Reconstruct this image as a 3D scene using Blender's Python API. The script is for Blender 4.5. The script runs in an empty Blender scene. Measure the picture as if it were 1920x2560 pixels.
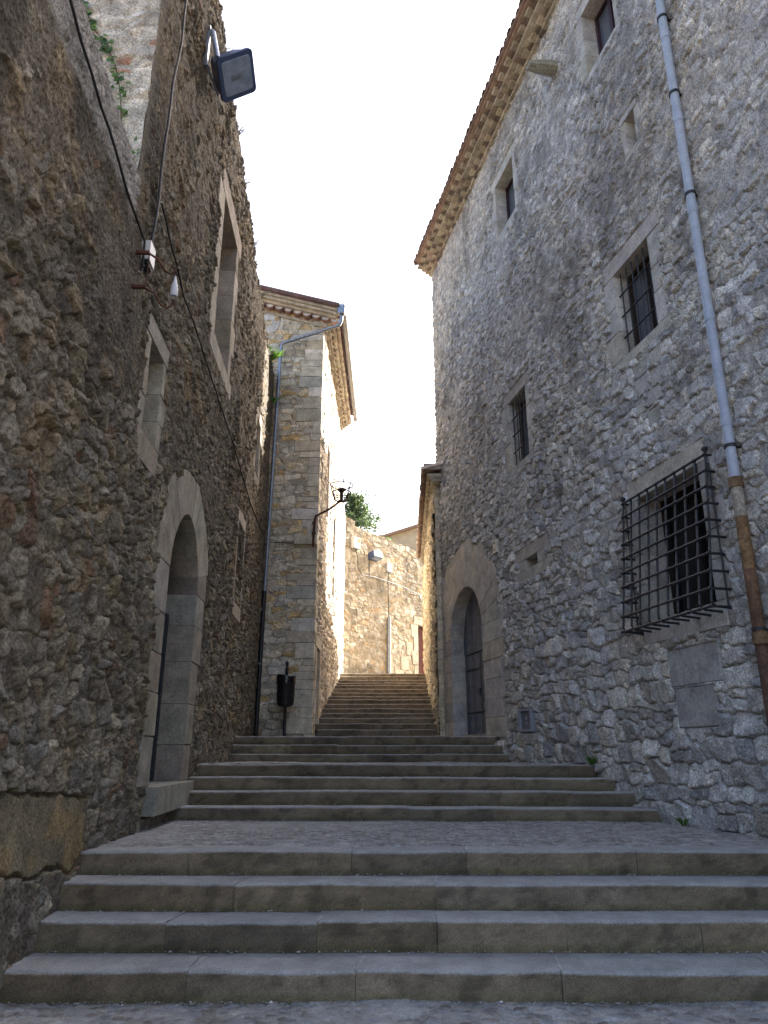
import bpy, math, random
import numpy as np
from mathutils import Vector

random.seed(7)
R = math.radians
sc = bpy.context.scene
COL = sc.collection

# ------------------------------------------------------------------ camera
cam_d = bpy.data.cameras.new("camera")
cam = bpy.data.objects.new("camera", cam_d)
COL.objects.link(cam)
cam_d.sensor_fit = 'VERTICAL'
cam_d.sensor_height = 36.0
cam_d.lens = 36.0 * 1803.0 / 2560.0
cam_d.clip_start = 0.05
cam_d.clip_end = 1500
cam.location = (0, 0, 0)
cam.rotation_euler = (R(90 + 18.52), 0, 0)
sc.camera = cam

# ------------------------------------------------------------------ light
SUN_DIR = Vector((1.0, 0.98, 1.0)).normalized()          # towards the sun
sun_el = math.asin(SUN_DIR.z)
sun_az = math.atan2(SUN_DIR.x, SUN_DIR.y)                  # from +Y towards +X
w = bpy.data.worlds.new("World")
sc.world = w
w.use_nodes = True
nt = w.node_tree
bg = nt.nodes["Background"]
sky = nt.nodes.new("ShaderNodeTexSky")
sky.sky_type = 'NISHITA'
sky.sun_disc = False
sky.sun_elevation = sun_el
sky.sun_rotation = sun_az
sky.altitude = 100
sky.air_density = 0.8
sky.dust_density = 7.0
sky.ozone_density = 1.0
nt.links.new(sky.outputs[0], bg.inputs[0])
bg.inputs[1].default_value = 0.15
sd = bpy.data.lights.new("sun", 'SUN')
sd.energy = 5.0
sd.angle = R(0.5)
sd.color = (1.0, 0.95, 0.87)
so = bpy.data.objects.new("sun", sd)
COL.objects.link(so)
so.rotation_euler = (-SUN_DIR).to_track_quat('-Z', 'Y').to_euler()
so.location = (20, 20, 40)
sc.view_settings.view_transform = 'Standard'
sc.view_settings.look = 'None'
sc.view_settings.exposure = 2.18
sc.view_settings.use_white_balance = True
sc.view_settings.white_balance_temperature = 6700
sc.view_settings.white_balance_tint = 10
sc.view_settings.gamma = 1.0
sc.cycles.max_bounces = 8
sc.cycles.diffuse_bounces = 5

# ------------------------------------------------------------------ numeric noise
def _hash(ix, iy, seed):
    h = (ix.astype(np.uint32) * np.uint32(374761393) + iy.astype(np.uint32) * np.uint32(668265263)
         + np.uint32(seed * 2246822519 & 0xffffffff))
    h = (h ^ (h >> np.uint32(13))) * np.uint32(1274126177)
    h = h ^ (h >> np.uint32(16))
    return (h & np.uint32(0xffffff)).astype(np.float32) / np.float32(0xffffff)

def vnoise(x, y, seed=0):
    x0 = np.floor(x); y0 = np.floor(y)
    fx = (x - x0).astype(np.float32); fy = (y - y0).astype(np.float32)
    fx = fx * fx * (3 - 2 * fx); fy = fy * fy * (3 - 2 * fy)
    ix = x0.astype(np.int64); iy = y0.astype(np.int64)
    a = _hash(ix, iy, seed); b = _hash(ix + 1, iy, seed)
    c = _hash(ix, iy + 1, seed); d = _hash(ix + 1, iy + 1, seed)
    return (a + (b - a) * fx) * (1 - fy) + (c + (d - c) * fx) * fy

def fbm(x, y, oc=4, seed=0):
    t = 0; amp = .5; tot = 0
    for i in range(oc):
        t = t + amp * vnoise(x, y, seed + i * 17); tot += amp
        x = x * 2.03 + 11.3; y = y * 2.03 + 5.7; amp *= .5
    return t / tot

def sstep(a, b, x):
    t = np.clip((x - a) / (b - a), 0, 1)
    return t * t * (3 - 2 * t)

# ------------------------------------------------------------------ objects
def wloc(o):
    v = Vector((0, 0, 0))
    while o is not None:
        v += o.location; o = o.parent
    return v

def tag(o, label=None, cat=None, group=None, kind=None):
    if label: o['label'] = label
    if cat: o['category'] = cat
    if group: o['group'] = group
    if kind: o['kind'] = kind
    return o

def thing(name, label, cat, loc, group=None):
    o = bpy.data.objects.new(name, None)
    o.empty_display_size = .2
    COL.objects.link(o)
    o.location = loc
    return tag(o, label, cat, group)

def mesh_obj(name, V, F, mat, parent=None, cols=None, smooth=None, facecols=None):
    V = np.asarray(V, dtype=np.float32).reshape(-1, 3)
    if parent is not None:
        V = V - np.array(wloc(parent), dtype=np.float32)
    me = bpy.data.meshes.new(name)
    if isinstance(F, np.ndarray):
        nf = len(F)
        me.vertices.add(len(V)); me.vertices.foreach_set("co", V.ravel())
        me.loops.add(nf * 4); me.loops.foreach_set("vertex_index", F.astype(np.int32).ravel())
        me.polygons.add(nf)
        me.polygons.foreach_set("loop_start", np.arange(0, nf * 4, 4, dtype=np.int32))
        me.update(calc_edges=True)
    else:
        me.from_pydata([tuple(v) for v in V.tolist()], [], F)
        me.update()
    if cols is not None:
        at = me.color_attributes.new("Col", 'FLOAT_COLOR', 'POINT')
        c = np.ones((len(V), 4), dtype=np.float32); c[:, :3] = cols
        at.data.foreach_set("color", c.ravel())
    if smooth is not None:
        me.polygons.foreach_set("use_smooth", np.ones(len(me.polygons), dtype=bool))
        if smooth < 179:
            me.set_sharp_from_angle(angle=R(smooth))
    me.materials.append(mat)
    me.validate()
    o = bpy.data.objects.new(name, me)
    COL.objects.link(o)
    if parent is not None: o.parent = parent
    return o

class MB:
    """collects shapes, then links them as one mesh object"""
    def __init__(s): s.v = []; s.f = []; s.c = []
    def add(s, vs, fs, col=(.5, .5, .5)):
        n = len(s.v)
        s.v += [tuple(map(float, p)) for p in vs]; s.f += [[n + i for i in f] for f in fs]
        s.c += [tuple(col)] * len(vs) if not isinstance(col[0], (tuple, list)) else [tuple(c) for c in col]
    def hexa(s, b, t, col=(.5, .5, .5)):
        s.add(list(b) + list(t), [[3, 2, 1, 0], [4, 5, 6, 7], [0, 1, 5, 4], [1, 2, 6, 5], [2, 3, 7, 6], [3, 0, 4, 7]], col)
    def box(s, x0, x1, y0, y1, z0, z1, col=(.5, .5, .5)):
        s.hexa([(x0, y0, z0), (x1, y0, z0), (x1, y1, z0), (x0, y1, z0)], [(x0, y0, z1), (x1, y0, z1), (x1, y1, z1), (x0, y1, z1)], col)
    def tube(s, pts, r, n=8, col=(.5, .5, .5), cap=True, closed=False):
        pts = [Vector(p) for p in pts]
        rr = r if isinstance(r, (list, tuple)) else [r] * len(pts)
        N = len(pts); vs = []; up = None
        for i, p in enumerate(pts):
            if closed: d = pts[(i + 1) % N] - pts[i - 1]
            else: d = pts[min(i + 1, N - 1)] - pts[max(i - 1, 0)]
            if d.length < 1e-9: d = Vector((0, 0, 1))
            d.normalize()
            if up is None:
                up = Vector((0, 0, 1)) if abs(d.z) < .9 else Vector((1, 0, 0))
            a = d.cross(up)
            if a.length < 1e-6: a = d.orthogonal()
            a.normalize(); b = a.cross(d).normalized(); up = b
            for k in range(n):
                t = 2 * math.pi * k / n
                vs.append(p + a * (math.cos(t) * rr[i]) + b * (math.sin(t) * rr[i]))
        fs = []
        for i in range(N if closed else N - 1):
            for k in range(n):
                j = (i + 1) % N
                fs.append([i * n + k, i * n + (k + 1) % n, j * n + (k + 1) % n, j * n + k])
        if cap and not closed:
            fs.append(list(range(n))[::-1]); fs.append([(N - 1) * n + k for k in range(n)])
        s.add(vs, fs, col)
    def lathe(s, o, prof, n=24, col=(.5, .5, .5)):
        o = Vector(o); vs = []; fs = []
        for (r, z) in prof:
            for k in range(n):
                t = 2 * math.pi * k / n
                vs.append(o + Vector((r * math.cos(t), r * math.sin(t), z)))
        for i in range(len(prof) - 1):
            for k in range(n):
                fs.append([i * n + k, i * n + (k + 1) % n, (i + 1) * n + (k + 1) % n, (i + 1) * n + k])
        s.add(vs, fs, col)
    def build(s, name, mat, parent=None, smooth=None):
        return mesh_obj(name, s.v, s.f, mat, parent, cols=np.array(s.c, dtype=np.float32), smooth=smooth)

# ------------------------------------------------------------------ materials
def mat_stone(name, fine=38, amt=.55, bump=.5, rough=.92, dist=.012, coarse=6, camt=.35):
    m = bpy.data.materials.new(name); m.use_nodes = True
    n = m.node_tree; L = n.links
    b = n.nodes["Principled BSDF"]
    b.inputs["Roughness"].default_value = rough
    b.inputs["Specular IOR Level"].default_value = .25
    at = n.nodes.new("ShaderNodeVertexColor"); at.layer_name = "Col"
    tc = n.nodes.new("ShaderNodeTexCoord")
    def noise(scale, det, ro=.6):
        t = n.nodes.new("ShaderNodeTexNoise"); t.inputs["Scale"].default_value = scale
        t.inputs["Detail"].default_value = det; t.inputs["Roughness"].default_value = ro
        L.new(tc.outputs["Object"], t.inputs["Vector"]); return t
    n1 = noise(fine, 5, .65); n2 = noise(coarse, 4)
    def rng(src, lo, hi):
        r = n.nodes.new("ShaderNodeMapRange"); r.inputs[1].default_value = .28; r.inputs[2].default_value = .72
        r.inputs[3].default_value = lo; r.inputs[4].default_value = hi
        L.new(src.outputs["Fac"], r.inputs[0]); return r
    r1 = rng(n1, 1 - amt, 1 + amt); r2 = rng(n2, 1 - camt, 1 + camt)
    mm = n.nodes.new("ShaderNodeMath"); mm.operation = 'MULTIPLY'
    L.new(r1.outputs[0], mm.inputs[0]); L.new(r2.outputs[0], mm.inputs[1])
    vm = n.nodes.new("ShaderNodeVectorMath"); vm.operation = 'SCALE'
    L.new(at.outputs["Color"], vm.inputs[0]); L.new(mm.outputs[0], vm.inputs["Scale"])
    L.new(vm.outputs[0], b.inputs["Base Color"])
    bp = n.nodes.new("ShaderNodeBump"); bp.inputs["Strength"].default_value = bump; bp.inputs["Distance"].default_value = dist
    L.new(n1.outputs["Fac"], bp.inputs["Height"]); L.new(bp.outputs[0], b.inputs["Normal"])
    return m

def mat_plain(name, col, rough=.5, metal=0, spec=.5, nscale=0, namt=.2, bump=0):
    m = bpy.data.materials.new(name); m.use_nodes = True
    n = m.node_tree; L = n.links; b = n.nodes["Principled BSDF"]
    b.inputs["Base Color"].default_value = (*col, 1); b.inputs["Roughness"].default_value = rough
    b.inputs["Metallic"].default_value = metal; b.inputs["Specular IOR Level"].default_value = spec
    if nscale:
        tc = n.nodes.new("ShaderNodeTexCoord")
        t = n.nodes.new("ShaderNodeTexNoise"); t.inputs["Scale"].default_value = nscale; t.inputs["Detail"].default_value = 6
        L.new(tc.outputs["Object"], t.inputs["Vector"])
        cr = n.nodes.new("ShaderNodeValToRGB")
        cr.color_ramp.elements[0].position = .3; cr.color_ramp.elements[1].position = .7
        cr.color_ramp.elements[0].color = (*[c * (1 - namt) for c in col], 1)
        cr.color_ramp.elements[1].color = (*[min(1, c * (1 + namt)) for c in col], 1)
        L.new(t.outputs["Fac"], cr.inputs[0]); L.new(cr.outputs[0], b.inputs["Base Color"])
        if bump:
            bp = n.nodes.new("ShaderNodeBump"); bp.inputs["Strength"].default_value = bump; bp.inputs["Distance"].default_value = .01
            L.new(t.outputs["Fac"], bp.inputs["Height"]); L.new(bp.outputs[0], b.inputs["Normal"])
    return m

def mat_col(name, rough=.7, metal=0, spec=.4):
    return mat_stone(name, fine=30, amt=.25, bump=.15, rough=rough, camt=.2)

def mat_leaf(name, a, b_, trans=.25):
    m = bpy.data.materials.new(name); m.use_nodes = True
    n = m.node_tree; L = n.links; b = n.nodes["Principled BSDF"]
    b.inputs["Roughness"].default_value = .55
    at = n.nodes.new("ShaderNodeVertexColor"); at.layer_name = "Col"
    L.new(at.outputs["Color"], b.inputs["Base Color"])
    tr = n.nodes.new("ShaderNodeBsdfTranslucent"); L.new(at.outputs["Color"], tr.inputs["Color"])
    mx = n.nodes.new("ShaderNodeMixShader"); mx.inputs[0].default_value = trans
    L.new(b.outputs[0], mx.inputs[1]); L.new(tr.outputs[0], mx.inputs[2])
    L.new(mx.outputs[0], n.nodes["Material Output"].inputs["Surface"])
    return m

M = {}
M['rubble'] = mat_stone("rubble_stone", fine=46, amt=.72, bump=.8, dist=.014)
M['dressed'] = mat_stone("dressed_stone", fine=26, amt=.30, bump=.5, dist=.008, coarse=3.5, camt=.32)
M['step'] = mat_stone("step_granite", fine=95, amt=.45, bump=.35, dist=.005, coarse=4, camt=.22)
M['pebble'] = mat_stone("pebble_paving", fine=80, amt=.35, bump=.3, dist=.004)
M['tile'] = mat_stone("roof_clay", fine=30, amt=.35, bump=.3, rough=.85)
M['brick'] = mat_stone("eave_brick", fine=40, amt=.35, bump=.3, rough=.9)
M['paint'] = mat_stone("painted_metal", fine=25, amt=.12, bump=.08, rough=.45, dist=.003, camt=.12)
M['rust'] = mat_stone("rusty_metal", fine=30, amt=.5, bump=.3, rough=.8, dist=.004, camt=.5)
M['wood'] = mat_stone("weathered_wood", fine=25, amt=.3, bump=.25, rough=.7, dist=.004, camt=.3)
M['iron'] = mat_plain("wrought_iron", (.018, .019, .024), .55, 0, .5, 30, .3, .2)
M['black'] = mat_plain("black_plastic", (.012, .013, .017), .38, 0, .5, 20, .2)
M['bag'] = mat_plain("bin_bag_film", (.01, .01, .014), .18, 0, .6)
M['cable'] = mat_plain("cable_sheath", (.014, .013, .015), .6)
M['galv'] = mat_plain("galvanised_steel", (.30, .33, .37), .42, .75, .5, 12, .25)
M['white'] = mat_plain("white_plastic", (.52, .52, .53), .4, 0, .5, 8, .06)
M['glass'] = mat_plain("window_glass", (.10, .115, .14), .07, 0, .6)
M['darkglass'] = mat_plain("dark_window_glass", (.012, .012, .013), .2, 0, .35)
M['lens'] = mat_plain("floodlight_glass", (.22, .28, .38), .15, 0, .6, 6, .25)
M['lampbody'] = mat_plain("floodlight_body", (.045, .07, .15), .42, 0, .5, 15, .15)
M['dark'] = mat_plain("dark_interior", (.012, .011, .010), .9)
M['body'] = mat_plain("house_core_masonry", (.30, .27, .22), .95, 0, .2, 3, .25, .3)
M['render'] = mat_plain("ochre_render", (.45, .38, .27), .95, 0, .2, 2, .15)
M['ground'] = mat_plain("earth_ground", (.20, .17, .13), .95, 0, .2, 2, .25, .3)
M['leaf'] = mat_leaf("leaf", None, None, .3)
M['bark'] = mat_plain("bark", (.10, .075, .05), .9, 0, .2, 15, .3, .4)

# ------------------------------------------------------------------ wall frames
class Frame:
    """vertical plane: s along, z up, h out of the face"""
    def __init__(f, ox, oy, az, side):
        a = R(az); f.o = np.array([ox, oy, 0.]); f.d = np.array([math.sin(a), math.cos(a), 0.])
        f.n = np.array([math.cos(a), -math.sin(a), 0.]) * side
        f.side = side
    def p(f, s, z, h=0):
        q = f.o + f.d * s + f.n * h
        return (q[0], q[1], z)
    def grid(f, S, Z, H):
        V = np.empty(S.shape + (3,), dtype=np.float32)
        for k in range(2): V[..., k] = f.o[k] + f.d[k] * S + f.n[k] * H
        V[..., 2] = Z
        return V

LW = Frame(-2.37, 0, -2.8, 1)        # left walls
RW = Frame(5.853, 0, -12.8, -1)      # big house on the right
FS = Frame(-1.87, 19.2, 0.6, 1)      # street side of the far left house
FE = Frame(-4.6, 19.2, 90, -1)       # its end face: d=+X ; n must be -Y
FR = Frame(1.40, 18.88, 1.6, -1)      # far right house
EW = Frame(-1.85, 30.3, 42, 1)       # wall that closes the street
for fr, want in ((FE, (0, -1)), (EW, (.743, -.669))):
    if fr.n[0] * want[0] + fr.n[1] * want[1] < 0: fr.n = -fr.n

def fr_sign(fr):
    # +1 when (d, z) quads listed counter-clockwise face n
    c = np.cross(fr.d, np.array([0, 0, 1.]))
    return 1 if c.dot(fr.n) > 0 else -1

class WB(MB):
    """MB with helpers in wall coordinates"""
    def __init__(s, fr): super().__init__(); s.fr = fr
    def wbox(s, s0, s1, z0, z1, h0, h1, col=(.5, .5, .5)):
        f = s.fr
        b = [f.p(s0, z0, h0), f.p(s1, z0, h0), f.p(s1, z0, h1), f.p(s0, z0, h1)]
        t = [f.p(s0, z1, h0), f.p(s1, z1, h0), f.p(s1, z1, h1), f.p(s0, z1, h1)]
        s.hexa(b, t, col)
    def block(s, poly, hb, hf, bev=.012, col=(.5, .5, .5)):
        """a dressed stone: polygon in the wall plane, pulled out from hb to hf, edges worn"""
        f = s.fr; n = len(poly)
        cx = sum(p[0] for p in poly) / n; cz = sum(p[1] for p in poly) / n
        def ins(p, b):
            dx, dz = cx - p[0], cz - p[1]; l = math.hypot(dx, dz) or 1
            return (p[0] + dx / l * b * 1.4, p[1] + dz / l * b * 1.4)
        g = [ins(p, .003) for p in poly]
        vs = [f.p(*p, hb) for p in g] + [f.p(*p, hf - bev) for p in g]
        vs += [f.p(*ins(p, bev), hf + random.uniform(-.002, .002)) for p in poly]
        fs = []
        for k in range(n):
            a = (k + 1) % n
            fs += [[k, a, n + a, n + k], [n + k, n + a, 2 * n + a, 2 * n + k]]
        fs.append([2 * n + k for k in range(n)])
        fs.append([k for k in range(n)][::-1])
        s.add(vs, fs, col)

def vary(c, v=.12, w=.03):
    k = 1 + random.uniform(-v, v)
    return tuple(max(.01, x * k + random.uniform(-w, w) * .3) for x in c)

PALE = [(.43, .405, .365), (.46, .44, .40), (.39, .37, .34), (.44, .41, .35)]
PALEL = [(.27, .24, .19), (.30, .27, .22), (.245, .215, .17), (.265, .25, .215)]

def rect_stones(wb, s0, s1, z0, z1, hb, hf, pal, polys, wj=.18, lint=.26, sill=.16, jit=.05, n=3):
    """lintel, sill and jamb stones round a rectangular opening"""
    L = s1 - s0
    def q(a, b, c, d):
        j = lambda: random.uniform(-.022, .022)
        return [(a + j(), c + j()), (b + j(), c + j()), (b + j(), d + j()), (a + j(), d + j())]
    out = []
    a, b = s0 - wj * random.uniform(.9, 1.5), s1 + wj * random.uniform(.9, 1.5)
    pl = [(a, z1), (s0, z1), (s1, z1), (b, z1), (b + .02, z1 + lint), (a - .02, z1 + lint * .95)]
    out.append((pl, hb))
    pl = [(a + .04, z0 - sill), (b - .04, z0 - sill * .95), (b, z0), (a, z0)]
    out.append((pl, hb))
    for side in (0, 1):
        zz = z0; k = random.randint(0, 1)
        hs = np.random.RandomState(int(s0 * 97 + side)).uniform(.8, 1.25, n); hs = hs / hs.sum() * (z1 - z0)
        for hh in hs:
            ww = wj * (random.uniform(1.2, 1.8) if k % 2 else random.uniform(.75, 1.0)); k += 1
            if side == 0: pl = [(s0 - ww + random.uniform(-.04, .04), zz), (s0, zz), (s0, zz + hh), (s0 - ww + random.uniform(-.05, .05), zz + hh)]
            else: pl = [(s1, zz), (s1 + ww + random.uniform(-.04, .04), zz), (s1 + ww + random.uniform(-.05, .05), zz + hh), (s1, zz + hh)]
            out.append((pl, hb)); zz += hh
    for pl, h in out:
        wb.block(pl, h, hf + random.uniform(-.006, .006), .012, vary(random.choice(pal), .08))
        polys.append(pl)

def arch_stones(wb, c, r, ro, spring, z0, hb, hf, pal, polys, nv=13, jw=None, nj=5, pointed=0, recess_shade=None):
    """voussoirs and jamb stones round an arched doorway"""
    for i in range(nv):
        a0 = math.pi * i / nv; a1 = math.pi * (i + 1) / nv
        rr = ro * random.uniform(.92, 1.05)
        pl = []
        for a in (a0, (a0 + a1) / 2, a1): pl.append((c + r * math.cos(a), spring + (r + pointed * math.sin(a) ** 3) * math.sin(a)))
        for a in (a1, (a0 + a1) / 2, a0): pl.append((c + rr * math.cos(a), spring + rr * math.sin(a)))
        cc = vary(random.choice(pal), .07)
        wb.block(pl, hb, hf + random.uniform(-.005, .005), .008, cc)
        if recess_shade: wb.c[-3 * len(pl):-2 * len(pl)] = [recess_shade] * len(pl)  # back ring coloured dark: the recess's shade painted onto the arch's inner faces
        polys.append(pl)
    for side in (-1, 1):
        zz = z0
        hs = np.random.RandomState(int(c * 31 + side + 5)).uniform(.85, 1.2, nj); hs = hs / hs.sum() * (spring - z0)
        for i, hh in enumerate(hs):
            ww = (ro - r) * random.uniform(.85, 1.08) if jw is None else jw * random.uniform(.75, 1.2)
            a, b = c + side * r, c + side * (r + ww)
            pl = [(min(a, b), zz), (max(a, b), zz), (max(a, b), zz + hh), (min(a, b), zz + hh)]
            wb.block(pl, hb, hf + random.uniform(-.006, .006), .012, vary(random.choice(pal), .08))
            polys.append(pl); zz += hh

# ------------------------------------------------------------------ rubble masonry
def make_sites(s0, s1, z0, z1, rowh, aspect=1.3, jit=.25, ang=.25, split=.2, seed=1):
    rs = np.random.RandomState(seed); out = []
    z = z0
    while z < z1:
        h = rowh(z) * rs.uniform(.75, 1.3); s = s0 - rs.uniform(0, h)
        while s < s1:
            wd = h * rs.uniform(.65, 1.75) * aspect
            cs, cz = s + wd / 2, z + h / 2 + rs.uniform(-jit, jit) * h
            if rs.rand() < split:
                k = rs.uniform(.35, .65)
                out.append((cs, cz - h * (1 - k) / 2, wd / 2, h * k / 2, rs.normal(0, ang)))
                out.append((cs, cz + h * k / 2, wd / 2, h * (1 - k) / 2, rs.normal(0, ang)))
            else:
                out.append((cs, cz, wd / 2, h / 2, rs.normal(0, ang)))
            s += wd
        z += h
    return np.array(out)

def in_poly(S, Z, poly):
    inside = np.zeros(S.shape, bool); n = len(poly)
    for i in range(n):
        x0, y0 = poly[i]; x1, y1 = poly[(i + 1) % n]
        if y0 == y1: continue
        m = ((y0 > Z) != (y1 > Z)) & (S < (x1 - x0) * (Z - y0) / (y1 - y0) + x0)
        inside ^= m
    return inside

def rubble(fr, S1, Z1, sites, pal, mort, seed=0, warp=.035, pnorm=2.6, bulge=.045, joint=.028, tilt=.25, rough=.012,
           cover=None, stain=None, und=.05, calm=(), holes=(), lo=.04, hi=.42, slope=0, tint=None):
    """returns grid vertices, colours and height of a rubble wall face; S1, Z1: 1-D coordinates of the grid.
    cover(S,Z): how much of the stone the mortar hides, 0..1"""
    S1 = np.asarray(S1, np.float32); Z1 = np.asarray(Z1, np.float32)
    S, Z = np.meshgrid(S1, Z1)
    WS = S + warp * (fbm(S * 4.5, Z * 4.5, 3, seed) - .5) * 2 + warp * .35 * (fbm(S * 16, Z * 16, 2, seed + 3) - .5) * 2
    WZ = Z + warp * (fbm(S * 4.5, Z * 4.5, 3, seed + 50) - .5) * 2 + warp * .35 * (fbm(S * 16, Z * 16, 2, seed + 53) - .5) * 2
    WZ = WZ + .08 * (fbm(S * .7, Z * .3, 2, seed + 71) - .5) * 2 - slope * S
    F1 = np.full(S.shape, 9., np.float32); F2 = np.full(S.shape, 9., np.float32); ID = np.zeros(S.shape, np.int32)
    TX = np.zeros(S.shape, np.float32); TZ = np.zeros(S.shape, np.float32)
    for k, (cs, cz, a, b, an) in enumerate(sites):
        rad = 2.0 * max(a, b) + warp * 1.6
        i0, i1 = np.searchsorted(S1, (cs - rad, cs + rad))
        zc = cz + slope * cs
        j0, j1 = np.searchsorted(Z1, (zc - rad - .1 - abs(slope) * rad, zc + rad + .1 + abs(slope) * rad))
        if i1 <= i0 or j1 <= j0: continue
        sl = (slice(j0, j1), slice(i0, i1))
        dx = WS[sl] - np.float32(cs); dz = WZ[sl] - np.float32(cz)
        ca, sa = math.cos(an), math.sin(an)
        u = np.abs(dx * ca + dz * sa) / a; v = np.abs(-dx * sa + dz * ca) / b
        d = (u ** pnorm + v ** pnorm) ** (1 / pnorm)
        f1 = F1[sl]; m = d < f1
        F2[sl] = np.where(m, f1, np.minimum(F2[sl], d))
        F1[sl] = np.where(m, d, f1)
        ID[sl] = np.where(m, k, ID[sl])
        TX[sl] = np.where(m, dx, TX[sl]); TZ[sl] = np.where(m, dz, TZ[sl])
    rs = np.random.RandomState(seed + 900); n = len(sites)
    edge = F2 - F1
    prof = sstep(lo, hi, edge) ** .75
    lift = rs.uniform(.35, 1.3, n).astype(np.float32)[ID]
    tx = rs.normal(0, tilt, n).astype(np.float32)[ID]; tz = rs.normal(0, tilt, n).astype(np.float32)[ID]
    n1 = fbm(S * 14, Z * 14, 4, seed + 7) - .5
    n2 = fbm(S * 45, Z * 45, 3, seed + 8) - .5
    big = fbm(S * .8, Z * .8, 3, seed + 9) - .5
    # broken, faceted stone faces: ridged noise cut per stone
    fac = np.abs(fbm(S * 7 + ID * 3.7, Z * 7 + ID * 1.3, 3, seed + 12) - .5)
    h = -joint + prof * (joint + bulge * lift + np.clip(tx * TX + tz * TZ, -.035, .035) - bulge * 1.2 * fac) + rough * 1.6 * n1 + rough * n2
    cov = cover(S, Z) if cover is not None else np.zeros(S.shape, np.float32)
    hm = -joint * .9 + cov * (joint + bulge * 1.1) + (fbm(S * 6, Z * 6, 4, seed + 21) - .5) * und * (.4 + cov) + n2 * rough * 1.3
    mm = sstep(-.006, .007, hm - h)
    H = np.maximum(h, hm) + big * und
    pal = np.array(pal, np.float32)
    idx = rs.choice(len(pal), n, p=None)
    wts = rs.rand(n)
    cs_ = pal[idx] * (rs.uniform(.78, 1.2, n)[:, None])
    C = cs_.astype(np.float32)[ID]
    C = C * (0.78 + .44 * fbm(S * 9, Z * 9, 4, seed + 31))[..., None]
    mo = np.array(mort, np.float32) * (0.75 + .5 * fbm(S * 5, Z * 5, 4, seed + 41))[..., None]
    mw = np.maximum(mm, 1 - sstep(lo * .6, hi * .55, edge))[..., None]
    C = C * (1 - mw) + mo * mw
    if stain is not None:
        k = stain(S, Z)
        C = C * k
    if tint is not None: C = tint(S, Z, C)
    for pl in calm:
        xs = [p[0] for p in pl]; zs = [p[1] for p in pl]
        i0, i1 = np.searchsorted(S1, (min(xs), max(xs))); j0, j1 = np.searchsorted(Z1, (min(zs), max(zs)))
        if i1 <= i0 or j1 <= j0: continue
        sl = (slice(j0, j1), slice(i0, i1))
        m = in_poly(S[sl], Z[sl], pl)
        H[sl] = np.where(m, np.minimum(H[sl], -.03), H[sl])
    # cells to drop
    cs = (S[:-1, :-1] + S[1:, 1:]) / 2; cz = (Z[:-1, :-1] + Z[1:, 1:]) / 2
    keep = np.ones(cs.shape, bool)
    for hl in holes: keep &= ~in_poly(cs, cz, hl)
    return dict(fr=fr, S=S, Z=Z, H=H, C=C, keep=keep, cs=cs, cz=cz)

def emit(g, name, parent, mat=None, mask=None):
    fr = g['fr']; V = fr.grid(g['S'], g['Z'], g['H']).reshape(-1, 3); C = g['C'].reshape(-1, 3)
    nz, ns = g['S'].shape
    keep = g['keep'] if mask is None else g['keep'] & mask
    j, i = np.nonzero(keep)
    a = j * ns + i; q = np.stack([a, a + 1, a + ns + 1, a + ns], 1)
    if fr_sign(fr) < 0: q = q[:, ::-1]
    used = np.zeros(len(V), bool); used[q.ravel()] = True
    remap = np.cumsum(used) - 1
    return mesh_obj(name, V[used], np.ascontiguousarray(remap[q]), mat or M['rubble'], parent, cols=np.clip(C[used], .008, .85), smooth=180)

def spaced(a, b, fn):
    out = [a]
    while out[-1] < b: out.append(out[-1] + fn(out[-1]))
    return out

# ================================================================== SETTING
ZG = -1.60
STEPS = [  # y at the middle, dy/dx, z of tread, x range, y where the tread ends
    (5.70, 0.0, -1.417), (6.22, 0.0, -1.216), (6.62, 0.0, -1.015), (7.10, 0.0, -0.827),
    (10.2, -.055, -.673), (10.75, -.055, -.499), (11.25, -.055, -.332), (11.78, -.055, -.158),
    (14.95, -.04, -.008), (15.3, -.04, .168), (15.62, -.04, .341)]
FST = [(19.45, .591), (20.13, .767), (20.81, .942), (21.49, 1.104), (22.17, 1.270), (22.85, 1.447), (23.53, 1.630),
       (24.21, 1.770), (24.89, 1.939), (25.57, 2.120), (26.25, 2.304), (26.93, 2.446), (27.61, 2.613), (28.29, 2.813), (28.97, 2.990)]

g = bpy.data.objects.new
gm = MB(); gm.box(-400, 400, -400, 400, ZG - 1.2, ZG - .10)
tag(gm.build("ground", M['ground']), kind='structure')

def pebbles(name, x0, x1, y0, y1, zf, res, size, seed, kerb=None):
    fr = Frame(0, 0, 90, 1)                       # s = X ; Z1 = Y, laid flat below
    X1 = np.arange(x0, x1 + res, res); Y1 = np.arange(y0, y1 + res * .5, res)
    sites = make_sites(x0 - .1, x1 + .1, y0 - .1, y1 + .1, lambda z: size, 1.15, .3, .8, .05, seed)
    gr = rubble(fr, X1, Y1, sites, [(.22, .21, .195), (.25, .235, .21), (.28, .275, .265), (.19, .165, .145), (.29, .265, .23), (.23, .23, .23)], (.30, .295, .28),
                seed=seed, warp=.012, pnorm=2.1, bulge=.012, joint=.004, tilt=.05, rough=.004, lo=.12, hi=.6,
                cover=lambda S, Z: .16 + .30 * sstep(.42, .70, fbm(S * 3, Z * 3, 3, seed + 5)))
    S, Z, H = gr['S'], gr['Z'], gr['H']
    V = np.stack([S, Z, zf(S, Z) + (H - H.mean()) * .8], -1).reshape(-1, 3)
    ns = S.shape[1]; j, i = np.nonzero(gr['keep']); a = j * ns + i
    q = np.stack([a, a + 1, a + ns + 1, a + ns], 1)
    C = gr['C'].reshape(-1, 3)
    return V, q, C

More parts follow.
